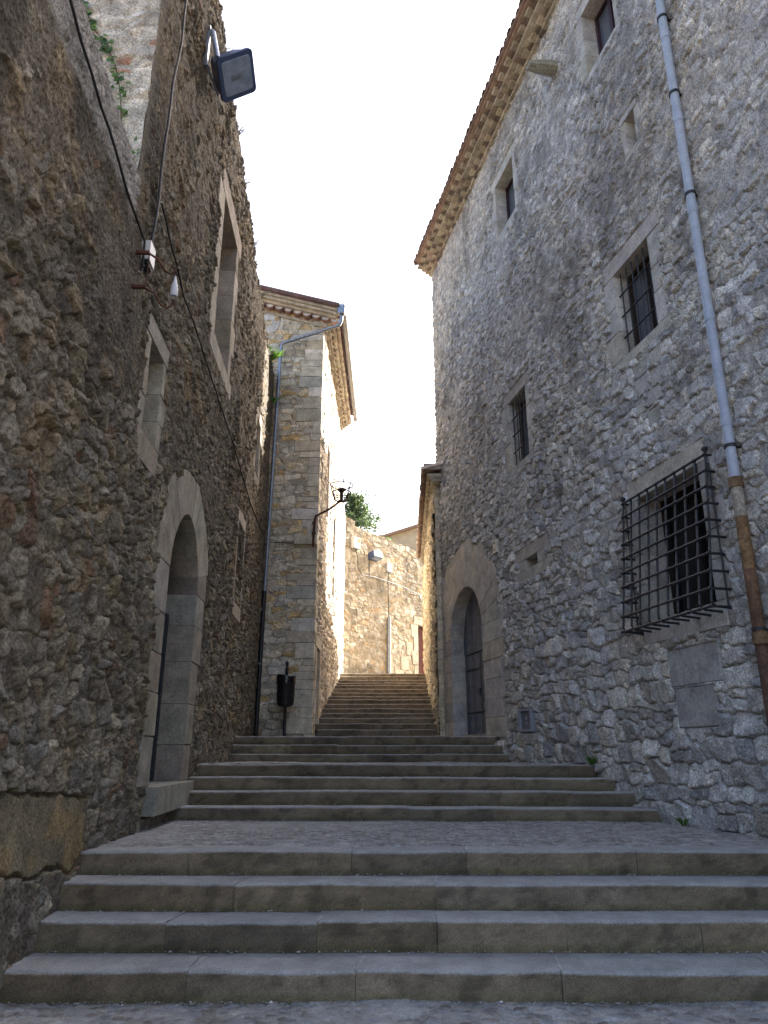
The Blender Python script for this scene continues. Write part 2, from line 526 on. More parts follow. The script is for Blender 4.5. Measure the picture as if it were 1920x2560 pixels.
V, q, C = pebbles("pavement", -3.2, 5.2, 3.2, 5.72, lambda X, Y: ZG + 0 * X, .011, .052, 11)
tag(mesh_obj("pavement", V, q, M['pebble'], cols=C, smooth=180), kind='structure')

stairs = bpy.data.objects.new("stairs", None); COL.objects.link(stairs); stairs.location = (0, 5.7, ZG)
tag(stairs, kind='structure')
STONE = [(.235, .215, .185), (.25, .23, .195), (.21, .195, .175), (.26, .235, .20), (.225, .20, .165)]

def step_mesh(x0, x1, yf, zt, zb, depth, ye, seed, name='step'):
    """a row of kerbstones with worn noses and the tread behind them; yf(x): front edge; ye(x): back of the tread"""
    rs = np.random.RandomState(seed)
    vs = []; fs = []; cs = []
    x = x0; sx = .045
    while x < x1 - .05:
        L = rs.uniform(.9, 1.7); xe = min(x1, x + L)
        if x1 - xe < .5: xe = x1
        n = max(2, int((xe - x) / sx)); col = np.array(STONE[rs.randint(len(STONE))]) * rs.uniform(.85, 1.12)
        off = rs.uniform(-.011, .011); zo = rs.uniform(-.007, .006)
        prof = [(0.004, zb - .03), (.002, zb + .012)] + [(.001 - .003 * q_, zb + .012 + (zt - .022 - zb - .012) * q_) for q_ in (.14, .3, .45, .6, .75, .88)] + [(-.002, zt - .022), (.006, zt - .008), (.022, zt), (.12, zt), (.24, zt), (depth, zt - .002)]
        m = len(prof); base = len(vs)
        for i in range(n + 1):
            xx = x + .0012 + (xe - x - .0024) * i / n
            wv = (float(fbm(np.array([xx * 1.5]), np.array([seed * 3.1]), 2, 5)[0]) - .5) * .032
            for k, (dy, z) in enumerate(prof):
                jn = rs.uniform(-.003, .003); jz = rs.uniform(-.002, .002)
                e = .003 if i in (0, n) and 8 <= k <= 10 else rs.uniform(0, .009) * (rs.rand() < .3) * (8 <= k <= 10)
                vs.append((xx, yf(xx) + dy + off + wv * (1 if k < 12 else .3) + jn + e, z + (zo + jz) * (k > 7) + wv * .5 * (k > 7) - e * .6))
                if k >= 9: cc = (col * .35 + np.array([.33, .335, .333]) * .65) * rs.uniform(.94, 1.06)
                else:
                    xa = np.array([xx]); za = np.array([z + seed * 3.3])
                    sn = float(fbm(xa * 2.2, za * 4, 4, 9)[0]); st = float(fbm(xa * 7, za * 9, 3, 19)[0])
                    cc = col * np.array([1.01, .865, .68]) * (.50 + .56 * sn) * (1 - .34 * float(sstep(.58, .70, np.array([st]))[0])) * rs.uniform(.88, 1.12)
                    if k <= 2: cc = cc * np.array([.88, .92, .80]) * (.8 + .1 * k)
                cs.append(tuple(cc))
        for i in range(n):
            for k in range(m - 1):
                a = base + i * m + k
                fs.append([a, a + m, a + m + 1, a + 1])
        fs.append([base + k for k in range(m)])
        fs.append([base + n * m + k for k in range(m)][::-1])
        # mortar joint on the tread, lighter than the stone
        if xe < x1:
            b = len(vs); j0, j1 = xe - .006, xe + .006
            for (xx, yy) in ((j0, .012), (j1, .012), (j1, depth), (j0, depth)):
                vs.append((xx + yy * .12, yf(xx) + yy, zt + .0022)); cs.append((.40, .40, .38))
            fs.append([b, b + 1, b + 2, b + 3])
        x = xe
    # tread behind the kerb, then core under everything
    b = len(vs); n = 40
    for i in range(n + 1):
        xx = x0 + (x1 - x0) * i / n
        vs += [(xx, yf(xx) + depth - .01, zt - .014), (xx, ye(xx) + .1, zt - .012), (xx, yf(xx) + .03, zb - .4)]
        cs += [(.28, .275, .265)] * 3
    for i in range(n):
        a = b + 3 * i; fs.append([a, a + 3, a + 4, a + 1])
    for i in range(n):
        a = b + 3 * i; fs.append([a + 2, a + 5, a + 3, a])
    return mesh_obj(name, vs, fs, M['step'], stairs, cols=np.array(cs, np.float32), smooth=35)

def lw_x(y): return -2.37 - .0489 * y
def rw_x(y): return 5.853 - .2272 * y
prev = ZG
for i, (y, sl, z) in enumerate(STEPS):
    yf = (lambda y, sl: (lambda x: y + sl * (x - .3)))(y, sl)
    nx = STEPS[i + 1] if i + 1 < len(STEPS) else (19.5, 0, 0)
    ye = (lambda y, sl: (lambda x: y + sl * (x - .3)))(nx[0], nx[1])
    x0 = lw_x(y) - .12; x1 = min(rw_x(y) + .15, 5.0)
    step_mesh(x0, x1, yf, z, prev, .38 if i not in (8, 9) else .3, ye, 30 + i)
    prev = z
# cobbled landing between the two flights (slightly higher at the right wall)
V, q, C = pebbles("landing", -3.2, 4.9, 7.40, 10.45, lambda X, Y: -.834 - .04 * (1 - sstep(7.47, 7.58, Y)), .011, .036, 12)
tag(mesh_obj("landing", V, q, M['pebble'], cols=C, smooth=180), kind='structure')
V, q, C = pebbles("landing", -3.3, 3.6, 12.1, 15.2, lambda X, Y: -.162 + 0 * X, .03, .08, 13)
tag(mesh_obj("landing", V, q, M['pebble'], cols=C, smooth=180), kind='structure')
prev = .36
m = MB(); m.box(-3.6, 2.6, 15.9, 19.6, -1, .335); tag(m.build("landing", M['ground']), kind='structure')
for i, (y, z) in enumerate(FST):
    ny = FST[i + 1][0] if i + 1 < len(FST) else 30.2
    step_mesh(-1.95 if i else -1.72, 1.62, (lambda y: (lambda x: y + .01 * x))(y), z, prev if i else .30, .36, (lambda y: (lambda x: y))(ny), 60 + i)
    prev = z
m = MB(); m.box(-2.1, 4.5, 29.3, 36, 1.5, 2.985); tag(m.build("street", M['ground']), kind='structure')

# loose grit and small pebbles washed up against the risers
rs = np.random.RandomState(99); V = []; F = []; C = []
for (i, cnt) in ((0, 420), (1, 260), (2, 220), (3, 200), (4, 260), (5, 90), (6, 80), (7, 80)):
    y, sl, z = STEPS[i]; zb = ZG if i == 0 else STEPS[i - 1][2]
    for k in range(cnt):
        x = rs.uniform(lw_x(y) + .1, min(rw_x(y) - .05, 4.3)); yy = y + sl * (x - .3) - abs(rs.normal(0, .035)) - .004
        r = rs.uniform(.004, .011) * (1.6 if rs.rand() < .06 else 1)
        b = len(V)
        for (dx, dy, dz) in ((1, 0, .1), (.4, .9, .2), (-.7, .6, .1), (-.9, -.5, .15), (.3, -1, .1), (0, 0, .9)):
            V.append((x + dx * r * rs.uniform(.8, 1.3), yy + dy * r * rs.uniform(.8, 1.2), zb + .001 + dz * r))
        for q_ in range(5): F.append([b + q_, b + (q_ + 1) % 5, b + 5])
        c_ = np.array([(.30, .29, .27), (.20, .19, .15), (.24, .22, .18), (.10, .12, .05), (.55, .54, .50)][rs.choice(5, p=[.3, .25, .25, .16, .04])]) * rs.uniform(.7, 1.2)
        C += [tuple(c_)] * 6
tag(mesh_obj("gravel", V, F, M['pebble'], cols=np.array(C, np.float32)), kind='stuff')

# ================================================================== RIGHT HOUSE
SB = 1.0255
house = thing("stone_house", "tall grey rubble house on the right with barred windows and arched door", "house", (3.4, 11, -.8))
polys = []; holes = []
def rect(a, b, c, d): return [(a, c), (b, c), (b, d), (a, d)]

def bars(wb, s0, s1, z0, z1, h, nv, nh, r=.011, lumps=False):
    for i in range(nv):
        s = s0 + (s1 - s0) * (i + .5) / nv
        wb.tube([wb.fr.p(s, z0, h), wb.fr.p(s, z1, h)], r, 6)
    for i in range(nh):
        z = z0 + (z1 - z0) * (i + 1) / (nh + 1)
        wb.tube([wb.fr.p(s0, z, h + .004), wb.fr.p(s1, z, h + .004)], r * 1.25, 6)

def window(parent, fr, s0, s1, z0, z1, rec, framecol, pal, polys, holes, grille=None, mull=1, hf=.02, stone=None, fw=.055, label=None, glass='glass'):
    wb = WB(fr); st = stone or {}
    rect_stones(wb, s0, s1, z0, z1, -rec - .1, hf, pal, polys, **st)
    holes.append(rect(s0 - .02, s1 + .02, z0 - .02, z1 + .02))
    f = WB(fr)
    h0, h1 = -rec - .02, -rec + .05
    f.wbox(s0, s0 + fw, z0, z1, h0, h1, framecol); f.wbox(s1 - fw, s1, z0, z1, h0, h1, framecol)
    f.wbox(s0 + fw, s1 - fw, z0, z0 + fw, h0, h1 - .003, framecol); f.wbox(s0 + fw, s1 - fw, z1 - fw, z1, h0, h1 - .003, framecol)
    for k in range(mull):
        mc = s0 + (s1 - s0) * (k + 1) / (mull + 1)
        f.wbox(mc - .04, mc + .04, z0 + fw, z1 - fw, h0, h1 - .005, framecol)
    o = f.build("window", M['wood'], parent)
    if label: o['label'] = label
    wb.build("surround", M['dressed'], o, smooth=30)
    p = WB(fr); p.wbox(s0 + fw * .5, s1 - fw * .5, z0 + fw * .5, z1 - fw * .5, -rec - .05, -rec - .005)
    p.build("pane", M[glass], o)
    if grille:
        gb = WB(fr); bars(gb, s0, s1, z0, z1, grille[2], grille[0], grille[1])
        gb.build("grille", M['iron'], o)
    return o

PURP = (.050, .027, .036); BROWN = (.05, .034, .026)
window(house, RW, 9.02, 9.95, 11.45, 12.88, .30, PURP, PALE, polys, holes, mull=1)
window(house, RW, 13.28, 14.31, 11.42, 12.88, .30, PURP, PALE, polys, holes, mull=1)
window(house, RW, 8.98, 9.92, 5.70, 7.18, .27, BROWN, PALE, polys, holes, grille=(6, 3, -.06), stone=dict(wj=.22, lint=.3))
window(house, RW, 13.43, 14.33, 5.60, 7.12, .27, BROWN, PALE, polys, holes, grille=(5, 3, -.06), stone=dict(wj=.2, lint=.26))
# the big ground floor window with its projecting cage
w5 = window(house, RW, 8.62, 10.02, 1.70, 3.45, .42, (.022, .017, .014), PALE, polys, holes, mull=1, glass='darkglass', stone=dict(wj=.2, lint=.3, sill=.3, n=4), fw=.07)
cg = WB(RW)
a0, a1, c0, c1 = 8.33, 10.22, 1.58, 3.45
def ch(z): return .10 + (c1 - z) / (c1 - c0) * .21      # the cage leans out towards its foot
NV, NH = 10, 10
for i in range(NV):
    s = a0 + (a1 - a0) * i / (NV - 1); P = RW.p
    jz = random.uniform(-.01, .01)
    cg.tube([P(s, c1 + .02, ch(c1)), P(s + random.uniform(-.008, .008), (c0 + c1) / 2, ch((c0 + c1) / 2) + random.uniform(-.006, .006)), P(s, c0 + .05, ch(c0)), P(s, c0, ch(c0) - .05), P(s + .01, c0 - .02 + jz, -.10)], .016, 6)
for i in range(NH):
    z = c0 + (c1 - c0) * i / (NH - 1); hh = ch(z)
    cg.tube([RW.p(a0 + .01, z, -.06), RW.p(a0 + .005, z, hh - .04), RW.p(a0 + .04, z, hh + .016), RW.p(a1 - .04, z, hh + .016), RW.p(a1, z, hh - .04), RW.p(a1, z, -.06)], .0165, 6)
    for k in range(NV):
        s = a0 + (a1 - a0) * k / (NV - 1)
        if i < NH: cg.tube([RW.p(s - .02, z, hh + .014), RW.p(s + .02, z, hh + .014)], .022, 6)
for s in (a0 + .01, a1):
    cg.tube([RW.p(s, c0, .09), RW.p(s, c1 - .1, .07)], .012, 6)
for s in (a0, a1):
    cg.lathe(RW.p(s, c1 + .02, ch(c1)), [(0, .09), (.03, .08), (.042, .055), (.03, .03), (.018, .02), (.018, 0)], 10)
cg.build("cage_grille", M['iron'], w5)

# narrow slit and vent
def niche(parent, fr, s0, s1, z0, z1, rec, pal, name, stone=None):
    wb = WB(fr); rect_stones(wb, s0, s1, z0, z1, -rec - .06, .015, pal, polys if fr is RW else lpolys, **(stone or {}))
    (holes if fr is RW else lholes).append(rect(s0 - .015, s1 + .015, z0 - .015, z1 + .015))
    o = wb.build(name, M['dressed'], parent, smooth=30)
    d = WB(fr); d.wbox(s0 - .05, s1 + .05, z0 - .05, z1 + .05, -rec - .1, -rec); d.build("recess_back", M['dark'], o)
    return o
niche(house, RW, 8.88, 9.13, 8.89, 9.53, .28, PALE, "slit_opening", dict(wj=.10, lint=.12, sill=.1, n=2))
niche(house, RW, 13.40, 13.96, 3.37, 3.59, .35, PALE, "vent_opening", dict(wj=.3, lint=.24, sill=.2, n=1))

# arched doorway
c, r, spring, zd = 17.565, 1.10, 2.70, .34
wb = WB(RW)
arch_stones(wb, c, r, 2.28, spring, zd - .02, -.42, .03, PALE, polys, nv=15, nj=6)
wb.block(rect(c - r - .05, c + r + .05, zd - .1, zd + .07), -.5, .03, .01, vary(PALE[2], .05))
polys.append(rect(c - r - 1.1, c + r + 1.1, zd - .1, zd + .1))
ar = [(c - r - .03, zd - .3)] + [(c + (r + .03) * math.cos(t), spring + (r + .03) * math.sin(t)) for t in np.linspace(math.pi, 0, 25)] + [(c + r + .03, zd - .3)]
holes.append(ar)
wb.build("door_surround", M['dressed'], house, smooth=30)
db = WB(RW)
DG = (.15, .165, .19)
nb = 9
for i in range(nb):
    s0 = c - r + 2 * r * i / nb; s1 = c - r + 2 * r * (i + 1) / nb
    top = []
    for s in (s0 + .003, s1 - .003):
        top.append(spring + math.sqrt(max(0.0, r * r - (s - c) ** 2)))
    k = vary(DG, .12)
    hb, hf = -.40, -.32
    # boards: lower and upper halves, meeting at a rail
    for (za, zb0, zb1, ho) in ((zd + .07, 2.3, 2.3, 0), (2.31, top[0], top[1], .02)):
        b = [RW.p(s0 + .003, za, hb), RW.p(s1 - .003, za, hb), RW.p(s1 - .003, za, hf + ho), RW.p(s0 + .003, za, hf + ho)]
        t = [RW.p(s0 + .003, zb0, hb), RW.p(s1 - .003, zb1, hb), RW.p(s1 - .003, zb1, hf + ho), RW.p(s0 + .003, zb0, hf + ho)]
        db.hexa(b, t, k)
db.wbox(c - .012, c + .012, zd + .08, 2.29, -.33, -.312, (.05, .05, .055))
door = db.build("door", M['wood'], house)
hb_ = WB(RW)
hb_.tube([RW.p(c + .05, 1.42, -.32), RW.p(c + .05, 1.42, -.28)], .035, 10)
ring = [RW.p(c + .05 + .055 * math.cos(t), 1.35 + .055 * math.sin(t), -.275) for t in np.linspace(0, 2 * math.pi, 13)[:-1]]
hb_.tube(ring, .009, 6, closed=True)
for z in (.9, 1.9): hb_.wbox(c - r + .03, c + r - .03, z, z + .035, -.322, -.31)
hb_.build("handle", M['iron'], door, smooth=40)

# two large blocks under the cage and some squared repair stones
for pl in (rect(8.70, 9.72, .80, 1.26), rect(8.86, 9.66, .30, .78)):
    bw = WB(RW); bw.block(pl, -.05, .028, .02, (.38, .37, .35)); polys.append(pl); bw.build("large_block", M['dressed'], house, smooth=30)
for (s0, s1, z0, z1) in ((9.35, 9.62, 5.2, 5.40), (9.0, 9.3, 5.18, 5.42), (9.05, 9.3, 4.9, 5.14), (9.36, 9.7, 4.93, 5.17), (9.1, 9.45, 4.65, 4.87), (9.5, 9.75, 4.62, 4.88), (9.15, 9.5, 4.36, 4.6)):
    pl = [(a + random.uniform(-.02, .02), b + random.uniform(-.02, .02)) for a, b in rect(s0, s1, z0, z1)]
    bw = WB(RW); bw.block(pl, -.05, .022, .016, vary((.42, .405, .37), .15)); polys.append(pl); bw.build("repair_stone", M['dressed'], house, smooth=30)

polys.append(rect(14.0, 14.62, .36, .82)); polys.append(rect(15.22, 15.5, 4.04, 4.43))
# wall face
def r_row(z): return .235 if z < 2.2 else (.19 if z < 4.5 else (.155 if z < 7 else .135))
S1 = spaced(2.4, 19.55, lambda s: .03 if s < 5.2 else .0105 + .0011 * max(0, s - 7))
Z1 = spaced(-1.7, 14.35, lambda z: .0125 + .0009 * max(0, z))
def r_cover(S, Z):
    nz = fbm(S * .9, Z * .9, 4, 300)
    k = .05 + .30 * sstep(1.5, 3.6, Z) + .20 * sstep(5, 9, Z)
    return np.clip(k + (nz - .5) * (.45 + .5 * sstep(1.5, 3.6, Z)), 0, .95)
def r_stain(S, Z):
    n1 = fbm(S * .55, Z * .40, 4, 310); n2 = fbm(S * 2.2, Z * 1.3, 5, 311)
    d = sstep(.48, .66, n1 * .55 + n2 * .45) * sstep(1.5, 5, Z)
    k = (1 - .36 * d)[..., None]
    warm = (.5 + fbm(S * .7, Z * .7, 3, 312) - .5)[..., None]
    return k * (np.array([1.03, 1.0, .95]) * warm * .9 + np.array([.97, .99, 1.03]) * (1 - warm) * .9 + .1)
RPAL = [(.44, .425, .40), (.50, .48, .435), (.37, .365, .36), (.47, .44, .385), (.52, .505, .465), (.41, .385, .345), (.44, .425, .395), (.47, .46, .44), (.35, .34, .325)]
RPAL = [tuple(v * 1.12 for v in c_) for c_ in RPAL]
sites = make_sites(2.2, 19.8, -1.8, 14.6, r_row, 1.02, .22, .3, .22, 5)
gr = rubble(RW, S1, Z1, sites, RPAL, (.40, .375, .34), seed=21, warp=.034, pnorm=3.0, und=.028, bulge=.048, joint=.036, tilt=.16, rough=.012,
            cover=r_cover, stain=r_stain, calm=polys, holes=holes, lo=.06, hi=.34)
emit(gr, "wall", house)

# masonry behind the face, far end wall, unseen wing added to shade the far left house
cb = WB(RW)
cb.wbox(2.4, 19.5, -1.7, 14.3, -7, -.80); cb.wbox(2.4, 2.7, -1.7, 14.3, -.80, -.08)
cb.wbox(19.2, 19.5, -1.7, 14.3, -.80, -.08)
cb.box(3.4, 9.0, 19.7, 27.0, 0, 14.2)
cb.build("core_wall", M['body'], house)
cb = MB(); cb.box(8.6, 19, 9.5, 28.3, 0, 24.5); cb.build("unseen_shade_block", M['body'], house)  # unseen tall mass added to keep the sun off the left walls

# eave: stepped brick courses, then tiles
eb = WB(RW)
YB = [(.40, .345, .265), (.36, .31, .24), (.43, .38, .30), (.23, .185, .15), (.18, .145, .12), (.30, .235, .19)]
S_A, S_E = 2.5, 19.42
for rr in range(4):
    s = S_A; z0 = 14.16 + rr * .075
    while s < S_E:
        L = .19; ho = .11 + rr * .122
        if rr % 2 == 0:
            eb.wbox(s, s + L - .006, z0, z0 + .07, -.3, ho + random.uniform(-.006, .006), vary(random.choice(YB[:3] + YB[:3] + YB[3:]), .15))
        else:
            k = int(round(s / L)) % 2
            eb.wbox(s, s + L - .006, z0, z0 + .07, -.3, ho - (.075 if k else 0), vary(YB[0] if not k else YB[4], .18))
        s += L
eb.wbox(S_A, S_E, 14.46, 14.50, -.3, .54, (.33, .24, .18)); eb.wbox(S_A, S_E, 14.503, 14.535, -.3, .605, (.30, .205, .165))
eb.build("eave", M['brick'], house)

def barrel(mb, fr, s, z, h0, h1, r, slope, col, up=True, n=7, th=.014):
    """half-round clay tile lying across the eave, from h0 (back) to h1 (front)"""
    vs = []; fs = []
    for (h, zz, k) in ((h0, z + (h1 - h0) * slope, 1.0), (h1, z, 1.08)):
        for rad in (r * k, r * k - th):
            for i in range(n + 1):
                t = math.pi * i / n
                dz = math.sin(t) * rad * (1 if up else -1)
                vs.append(fr.p(s + math.cos(t) * rad, zz + dz, h))
    m = n + 1
    for i in range(n):
        fs += [[i, i + 1, 2 * m + i + 1, 2 * m + i], [m + i, 3 * m + i, 3 * m + i + 1, m + i + 1], [2 * m + i, 2 * m + i + 1, 3 * m + i + 1, 3 * m + i], [i, m + i, m + i + 1, i + 1]]
    fs += [[0, 2 * m, 3 * m, m], [n, m + n, 3 * m + n, 2 * m + n]]
    mb.add(vs, fs, col)
TILE = [(.25, .175, .145), (.22, .155, .135), (.28, .20, .16), (.21, .16, .145), (.30, .23, .19)]
rb = WB(RW)
s = S_A
while s < S_E + .05:
    j = random.uniform(-.03, .03)
    barrel(rb, RW, s, 14.53 + random.uniform(-.01, .01), -1.2, .625 + j * .5, .095, .32, vary(random.choice(TILE), .15))
    barrel(rb, RW, s + .11, 14.585, -1.2, .58 + j * .5, .085, .32, vary(random.choice(TILE), .15), up=False)
    s += .22
b = [RW.p(S_A, 14.9, -1.0), RW.p(S_E, 14.9, -1.0), RW.p(S_E, 16.9, -7), RW.p(S_A, 16.9, -7)]
rb.hexa(b, [(p[0], p[1], p[2] + .15) for p in b], TILE[1])
rb.build("roof", M['tile'], house)

# stone spout below the eave
sp = WB(RW)
vs = []
prof = [(-.12, .0), (-.11, -.10), (0, -.17), (.11, -.10), (.12, .0), (.05, .0), (.03, -.06), (-.03, -.06), (-.05, 0)]
for (h, k, dz) in ((-.2, 1.25, .05), (.25, 1.15, .02), (.55, .85, -.02), (.62, .75, -.02)):
    vs += [RW.p(11.0 + a * k, 12.82 + b * k + dz, h) for a, b in prof]
m_ = len(prof); fs = [[i * m_ + k, i * m_ + (k + 1) % m_, (i + 1) * m_ + (k + 1) % m_, (i + 1) * m_ + k] for i in range(3) for k in range(m_)]
fs.append([3 * m_ + k for k in range(m_)])
sp.add(vs, fs, (.27, .26, .21))
sp.build("spout", M['rubble'], house, smooth=50)

# downpipe: painted upper part, rusty cast iron foot
pipe = thing("downpipe", "tall downpipe on the grey right house, pale blue grey above and rusty brown below", "downpipe", RW.p(7.9, -.8, .14))
pb = WB(RW); BG = (.36, .41, .50)
def ps(z): return 7.78 + (10.4 - z) * .0095
zs = [14.3, 12.8, 11.2, 9.6, 8.1, 6.6, 5.0, 3.6, 2.88]
for i in range(len(zs) - 1):
    pb.tube([RW.p(ps(zs[i]), zs[i], .14), RW.p(ps(zs[i + 1]), zs[i + 1] - .02, .14)], .058, 14, vary(BG, .05))
    pb.tube([RW.p(ps(zs[i + 1] + .12), zs[i + 1] + .13, .14), RW.p(ps(zs[i + 1]), zs[i + 1], .14)], .064, 14, vary(BG, .05))
pb.build("upper_pipe", M['paint'], pipe, smooth=50)
pb = WB(RW); RU = (.15, .085, .045)
cols = [(.30, .27, .22), (.20, .12, .06), (.13, .075, .045), (.11, .065, .045), (.10, .06, .05)]
zz = [2.92, 2.5, 1.9, 1.2, 0.2, -.82]
for i in range(5):
    pb.tube([RW.p(ps(zz[i]), zz[i], .14), RW.p(ps(zz[i + 1]), zz[i + 1], .14)], .066, 14, cols[i])
for z in (2.90, 1.15): pb.tube([RW.p(ps(z), z + .06, .14), RW.p(ps(z), z - .06, .14)], .082, 14, (.17, .11, .06))
pb.build("rusty_foot", M['rust'], pipe, smooth=50)
for z in (10.0, 6.9, 3.35, 1.25, 8.6):
    pb = WB(RW)
    pb.tube([RW.p(ps(z), z + .018, .14), RW.p(ps(z), z - .018, .14)], .073, 14); pb.wbox(ps(z) - .015, ps(z) + .015, z - .012, z + .012, -.02, .09)
    pb.build("clamp", M['iron'], pipe)

# meter cover and number plate
mt = thing("meter_box", "small grey metal meter cover set low in the rubble beside the arched door", "meter box", RW.p(14.3, .4, .02))
mb = WB(RW)
s0, s1, z0, z1 = 14.02, 14.60, .38, .80
for (a, b_, c_, d) in ((s0, s1, z0, z0 + .05), (s0, s1, z1 - .05, z1), (s0, s0 + .06, z0 + .05, z1 - .05), (s1 - .06, s1, z0 + .05, z1 - .05)):
    mb.wbox(a, b_, c_, d, -.05, .075, (.27, .29, .33))
mb.build("frame", M['paint'], mt)
mb = WB(RW); mb.wbox(s0 + .07, s1 - .07, z0 + .06, z1 - .06, -.03, .035, (.17, .18, .20)); mb.wbox(14.26, 14.36, .60, .66, .035, .039, (.36, .37, .38)); mb.wbox(14.24, 14.38, .52, .55, .035, .039, (.32, .33, .34))
mb.build("cover", M['paint'], mt)
pq = thing("number_plate", "small cream plaque with two dark marks on the rubble above the arched door", "plaque", RW.p(15.35, 4.1, .05))
mb = WB(RW); mb.wbox(15.27, 15.45, 4.09, 4.38, .0, .075, (.62, .58, .48)); mb.build("plate", M['paint'], pq)
for z in (4.30, 4.16):
    mb = WB(RW); mb.tube([RW.p(15.36, z - .018, .078), RW.p(15.36, z + .018, .078)], .014, 8, (.1, .09, .08)); mb.build("mark", M['iron'], pq)

# ================================================================== LEFT WALLS
lpolys = []; lholes = []
near = thing("rubble_wall", "lower rough brown rubble wall with a smooth cement strip along its top nearest on the left", "wall", (-2.6, 5, -1.6))
tall = thing("ruined_house", "ragged topped brown rubble house on the left with arched doorway and tall window", "house", (-2.8, 11, -1))
# tall window
window(tall, LW, 10.56, 11.98, 6.70, 9.55, .75, (.10, .085, .07), PALEL, lpolys, lholes, mull=0, stone=dict(wj=.32, lint=.45, sill=.35, n=5), hf=.03, fw=.08)
niche(tall, LW, 7.38, 7.95, 3.45, 4.62, .33, PALEL, "slit_window", dict(wj=.17, lint=.26, sill=.34, n=3))
niche(tall, LW, 16.35, 17.0, 6.55, 8.0, .3, PALEL, "small_window", dict(wj=.22, lint=.3, sill=.25, n=3))
# blocked window with pale border
wb = WB(LW)
s0, s1, z0, z1 = 14.35, 15.45, 2.95, 4.8
for pl in (rect(s0, s1, z1 - .14, z1 + .12), rect(s0 - .03, s1 + .03, z0 - .3, z0), rect(s0, s0 + .1, z0, z1 - .14), rect(s1 - .1, s1, z0, z1 - .14)):
    wb.block(pl, -.1, .03, .012, vary(PALEL[1], .06)); lpolys.append(pl)
bwn = wb.build("blocked_window", M['dressed'], tall, smooth=30)
# arched doorway
c, r, spring, zd = 10.05, .885, 2.32, -.37
wb = WB(LW)
arch_stones(wb, c, r, 1.62, spring, zd, -.55, .03, PALEL, lpolys, nv=11, jw=.52, nj=5, pointed=.08, recess_shade=(.03, .023, .016))
wb.block(rect(c - 1.05, c + 1.15, zd - .32, zd), -.6, .16, .02, vary(PALEL[3], .05)); lpolys.append(rect(c - 1.1, c + 1.2, zd - .34, zd))
lholes.append([(c - r - .03, zd - .1)] + [(c + (r + .03) * math.cos(t), spring + (r + .09) * math.sin(t)) for t in np.linspace(math.pi, 0, 25)] + [(c + r + .03, zd - .1)])
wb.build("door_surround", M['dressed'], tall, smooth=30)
db = WB(LW)
for i in range(7):
    s0 = c - r + 2 * r * i / 7
    db.wbox(s0, s0 + 2 * r / 7 - .006, zd, 3.3, -.52, -.45, vary((.055, .048, .04), .12))
for z in (.55, .75, 1.9): db.wbox(c - r, c + r, z, z + .02, -.455, -.443, (.03, .03, .03))
ld = db.build("door", M['wood'], tall)
db = WB(LW); db.wbox(c + r - .13, c + r - .01, zd, 2.0, -.45, -.36, (.03, .036, .045)); db.build("door_post", M['paint'], ld)

def l_row(z): return .17 if z < .2 else (.20 if z < 3.6 else (.165 if z < 5.5 else .13))
SEAM = 6.25
S1 = spaced(2.6, 19.25, lambda s: .0095 + .0013 * max(0, s - 4))
Z1 = spaced(-1.75, 12.75, lambda z: .0125 + .0010 * max(0, z))
def l_cover(S, Z):
    n = fbm(S * .8, Z * .8, 4, 400)
    k = .22 + .30 * sstep(2.4, 4.2, Z) * sstep(7.5, 6, S) + .36 * sstep(2.8, 4.6, Z) + .42 * sstep(.9, -.2, Z)
    k = np.clip(k + (n - .5) * 1.1, 0, .97)
    band = sstep(5.25, 5.42, Z + .06 * (fbm(S * 3, Z * 3, 3, 402) - .5)) * (S < SEAM)
    return np.maximum(k, band * 1.0)
def l_stain(S, Z):
    n1 = fbm(S * .6, Z * .5, 4, 410); n2 = fbm(S * 2.8, Z * .6, 4, 411)
    d = sstep(.50, .66, n1 * .55 + n2 * .45) * sstep(1.5, 4.5, Z)
    k = (1 - .50 * d)[..., None] * np.ones(3)
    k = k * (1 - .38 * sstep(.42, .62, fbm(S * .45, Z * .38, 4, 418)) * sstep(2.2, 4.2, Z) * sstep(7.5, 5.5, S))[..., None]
    oc = sstep(.60, .75, fbm(S * 1.4, Z * 1.4, 4, 412))[..., None]
    k = k * (1 + oc * (np.array([1.06, .98, .84]) - 1))
    wh = sstep(.64, .74, fbm(S * 1.7, Z * 1.7, 5, 413))[..., None] * (Z < 2.5)[..., None]
    return k * (1 + .35 * wh)
LPAL = [(.30, .265, .205), (.34, .30, .235), (.26, .24, .21), (.35, .305, .225), (.29, .275, .25), (.25, .215, .165), (.33, .285, .215), (.37, .335, .27), (.31, .255, .175), (.28, .255, .21),
        (.32, .285, .23), (.28, .25, .20), (.30, .27, .21), (.33, .295, .24), (.25, .22, .18), (.31, .27, .20), (.34, .31, .26), (.28, .26, .225), (.30, .255, .185), (.22, .19, .15), (.30, .27, .23), (.33, .30, .25), (.24, .165, .12)]
LPAL = [(c_[0] * .66, c_[1] * .63, c_[2] * .575) for c_ in LPAL]
def l_tint(S, Z, C):
    band = (sstep(5.28, 5.40, Z + .06 * (fbm(S * 3, Z * 3, 3, 402) - .5)) * (S < SEAM))[..., None]
    return C * (1 - band) + np.array([.27, .255, .235]) * (.8 + .4 * fbm(S * 4, Z * 4, 4, 403))[..., None] * band
sites = make_sites(2.3, 19.6, -1.9, 13, l_row, .95, .45, .7, .42, 8)
gl = rubble(LW, S1, Z1, sites, LPAL, (.135, .113, .087), seed=41, warp=.06, pnorm=2.2, und=.026, bulge=.040, joint=.034, tilt=.22, rough=.026,
            cover=l_cover, stain=l_stain, calm=lpolys, holes=lholes, lo=.05, hi=.36, tint=l_tint)
cs, cz = gl['cs'], gl['cz']
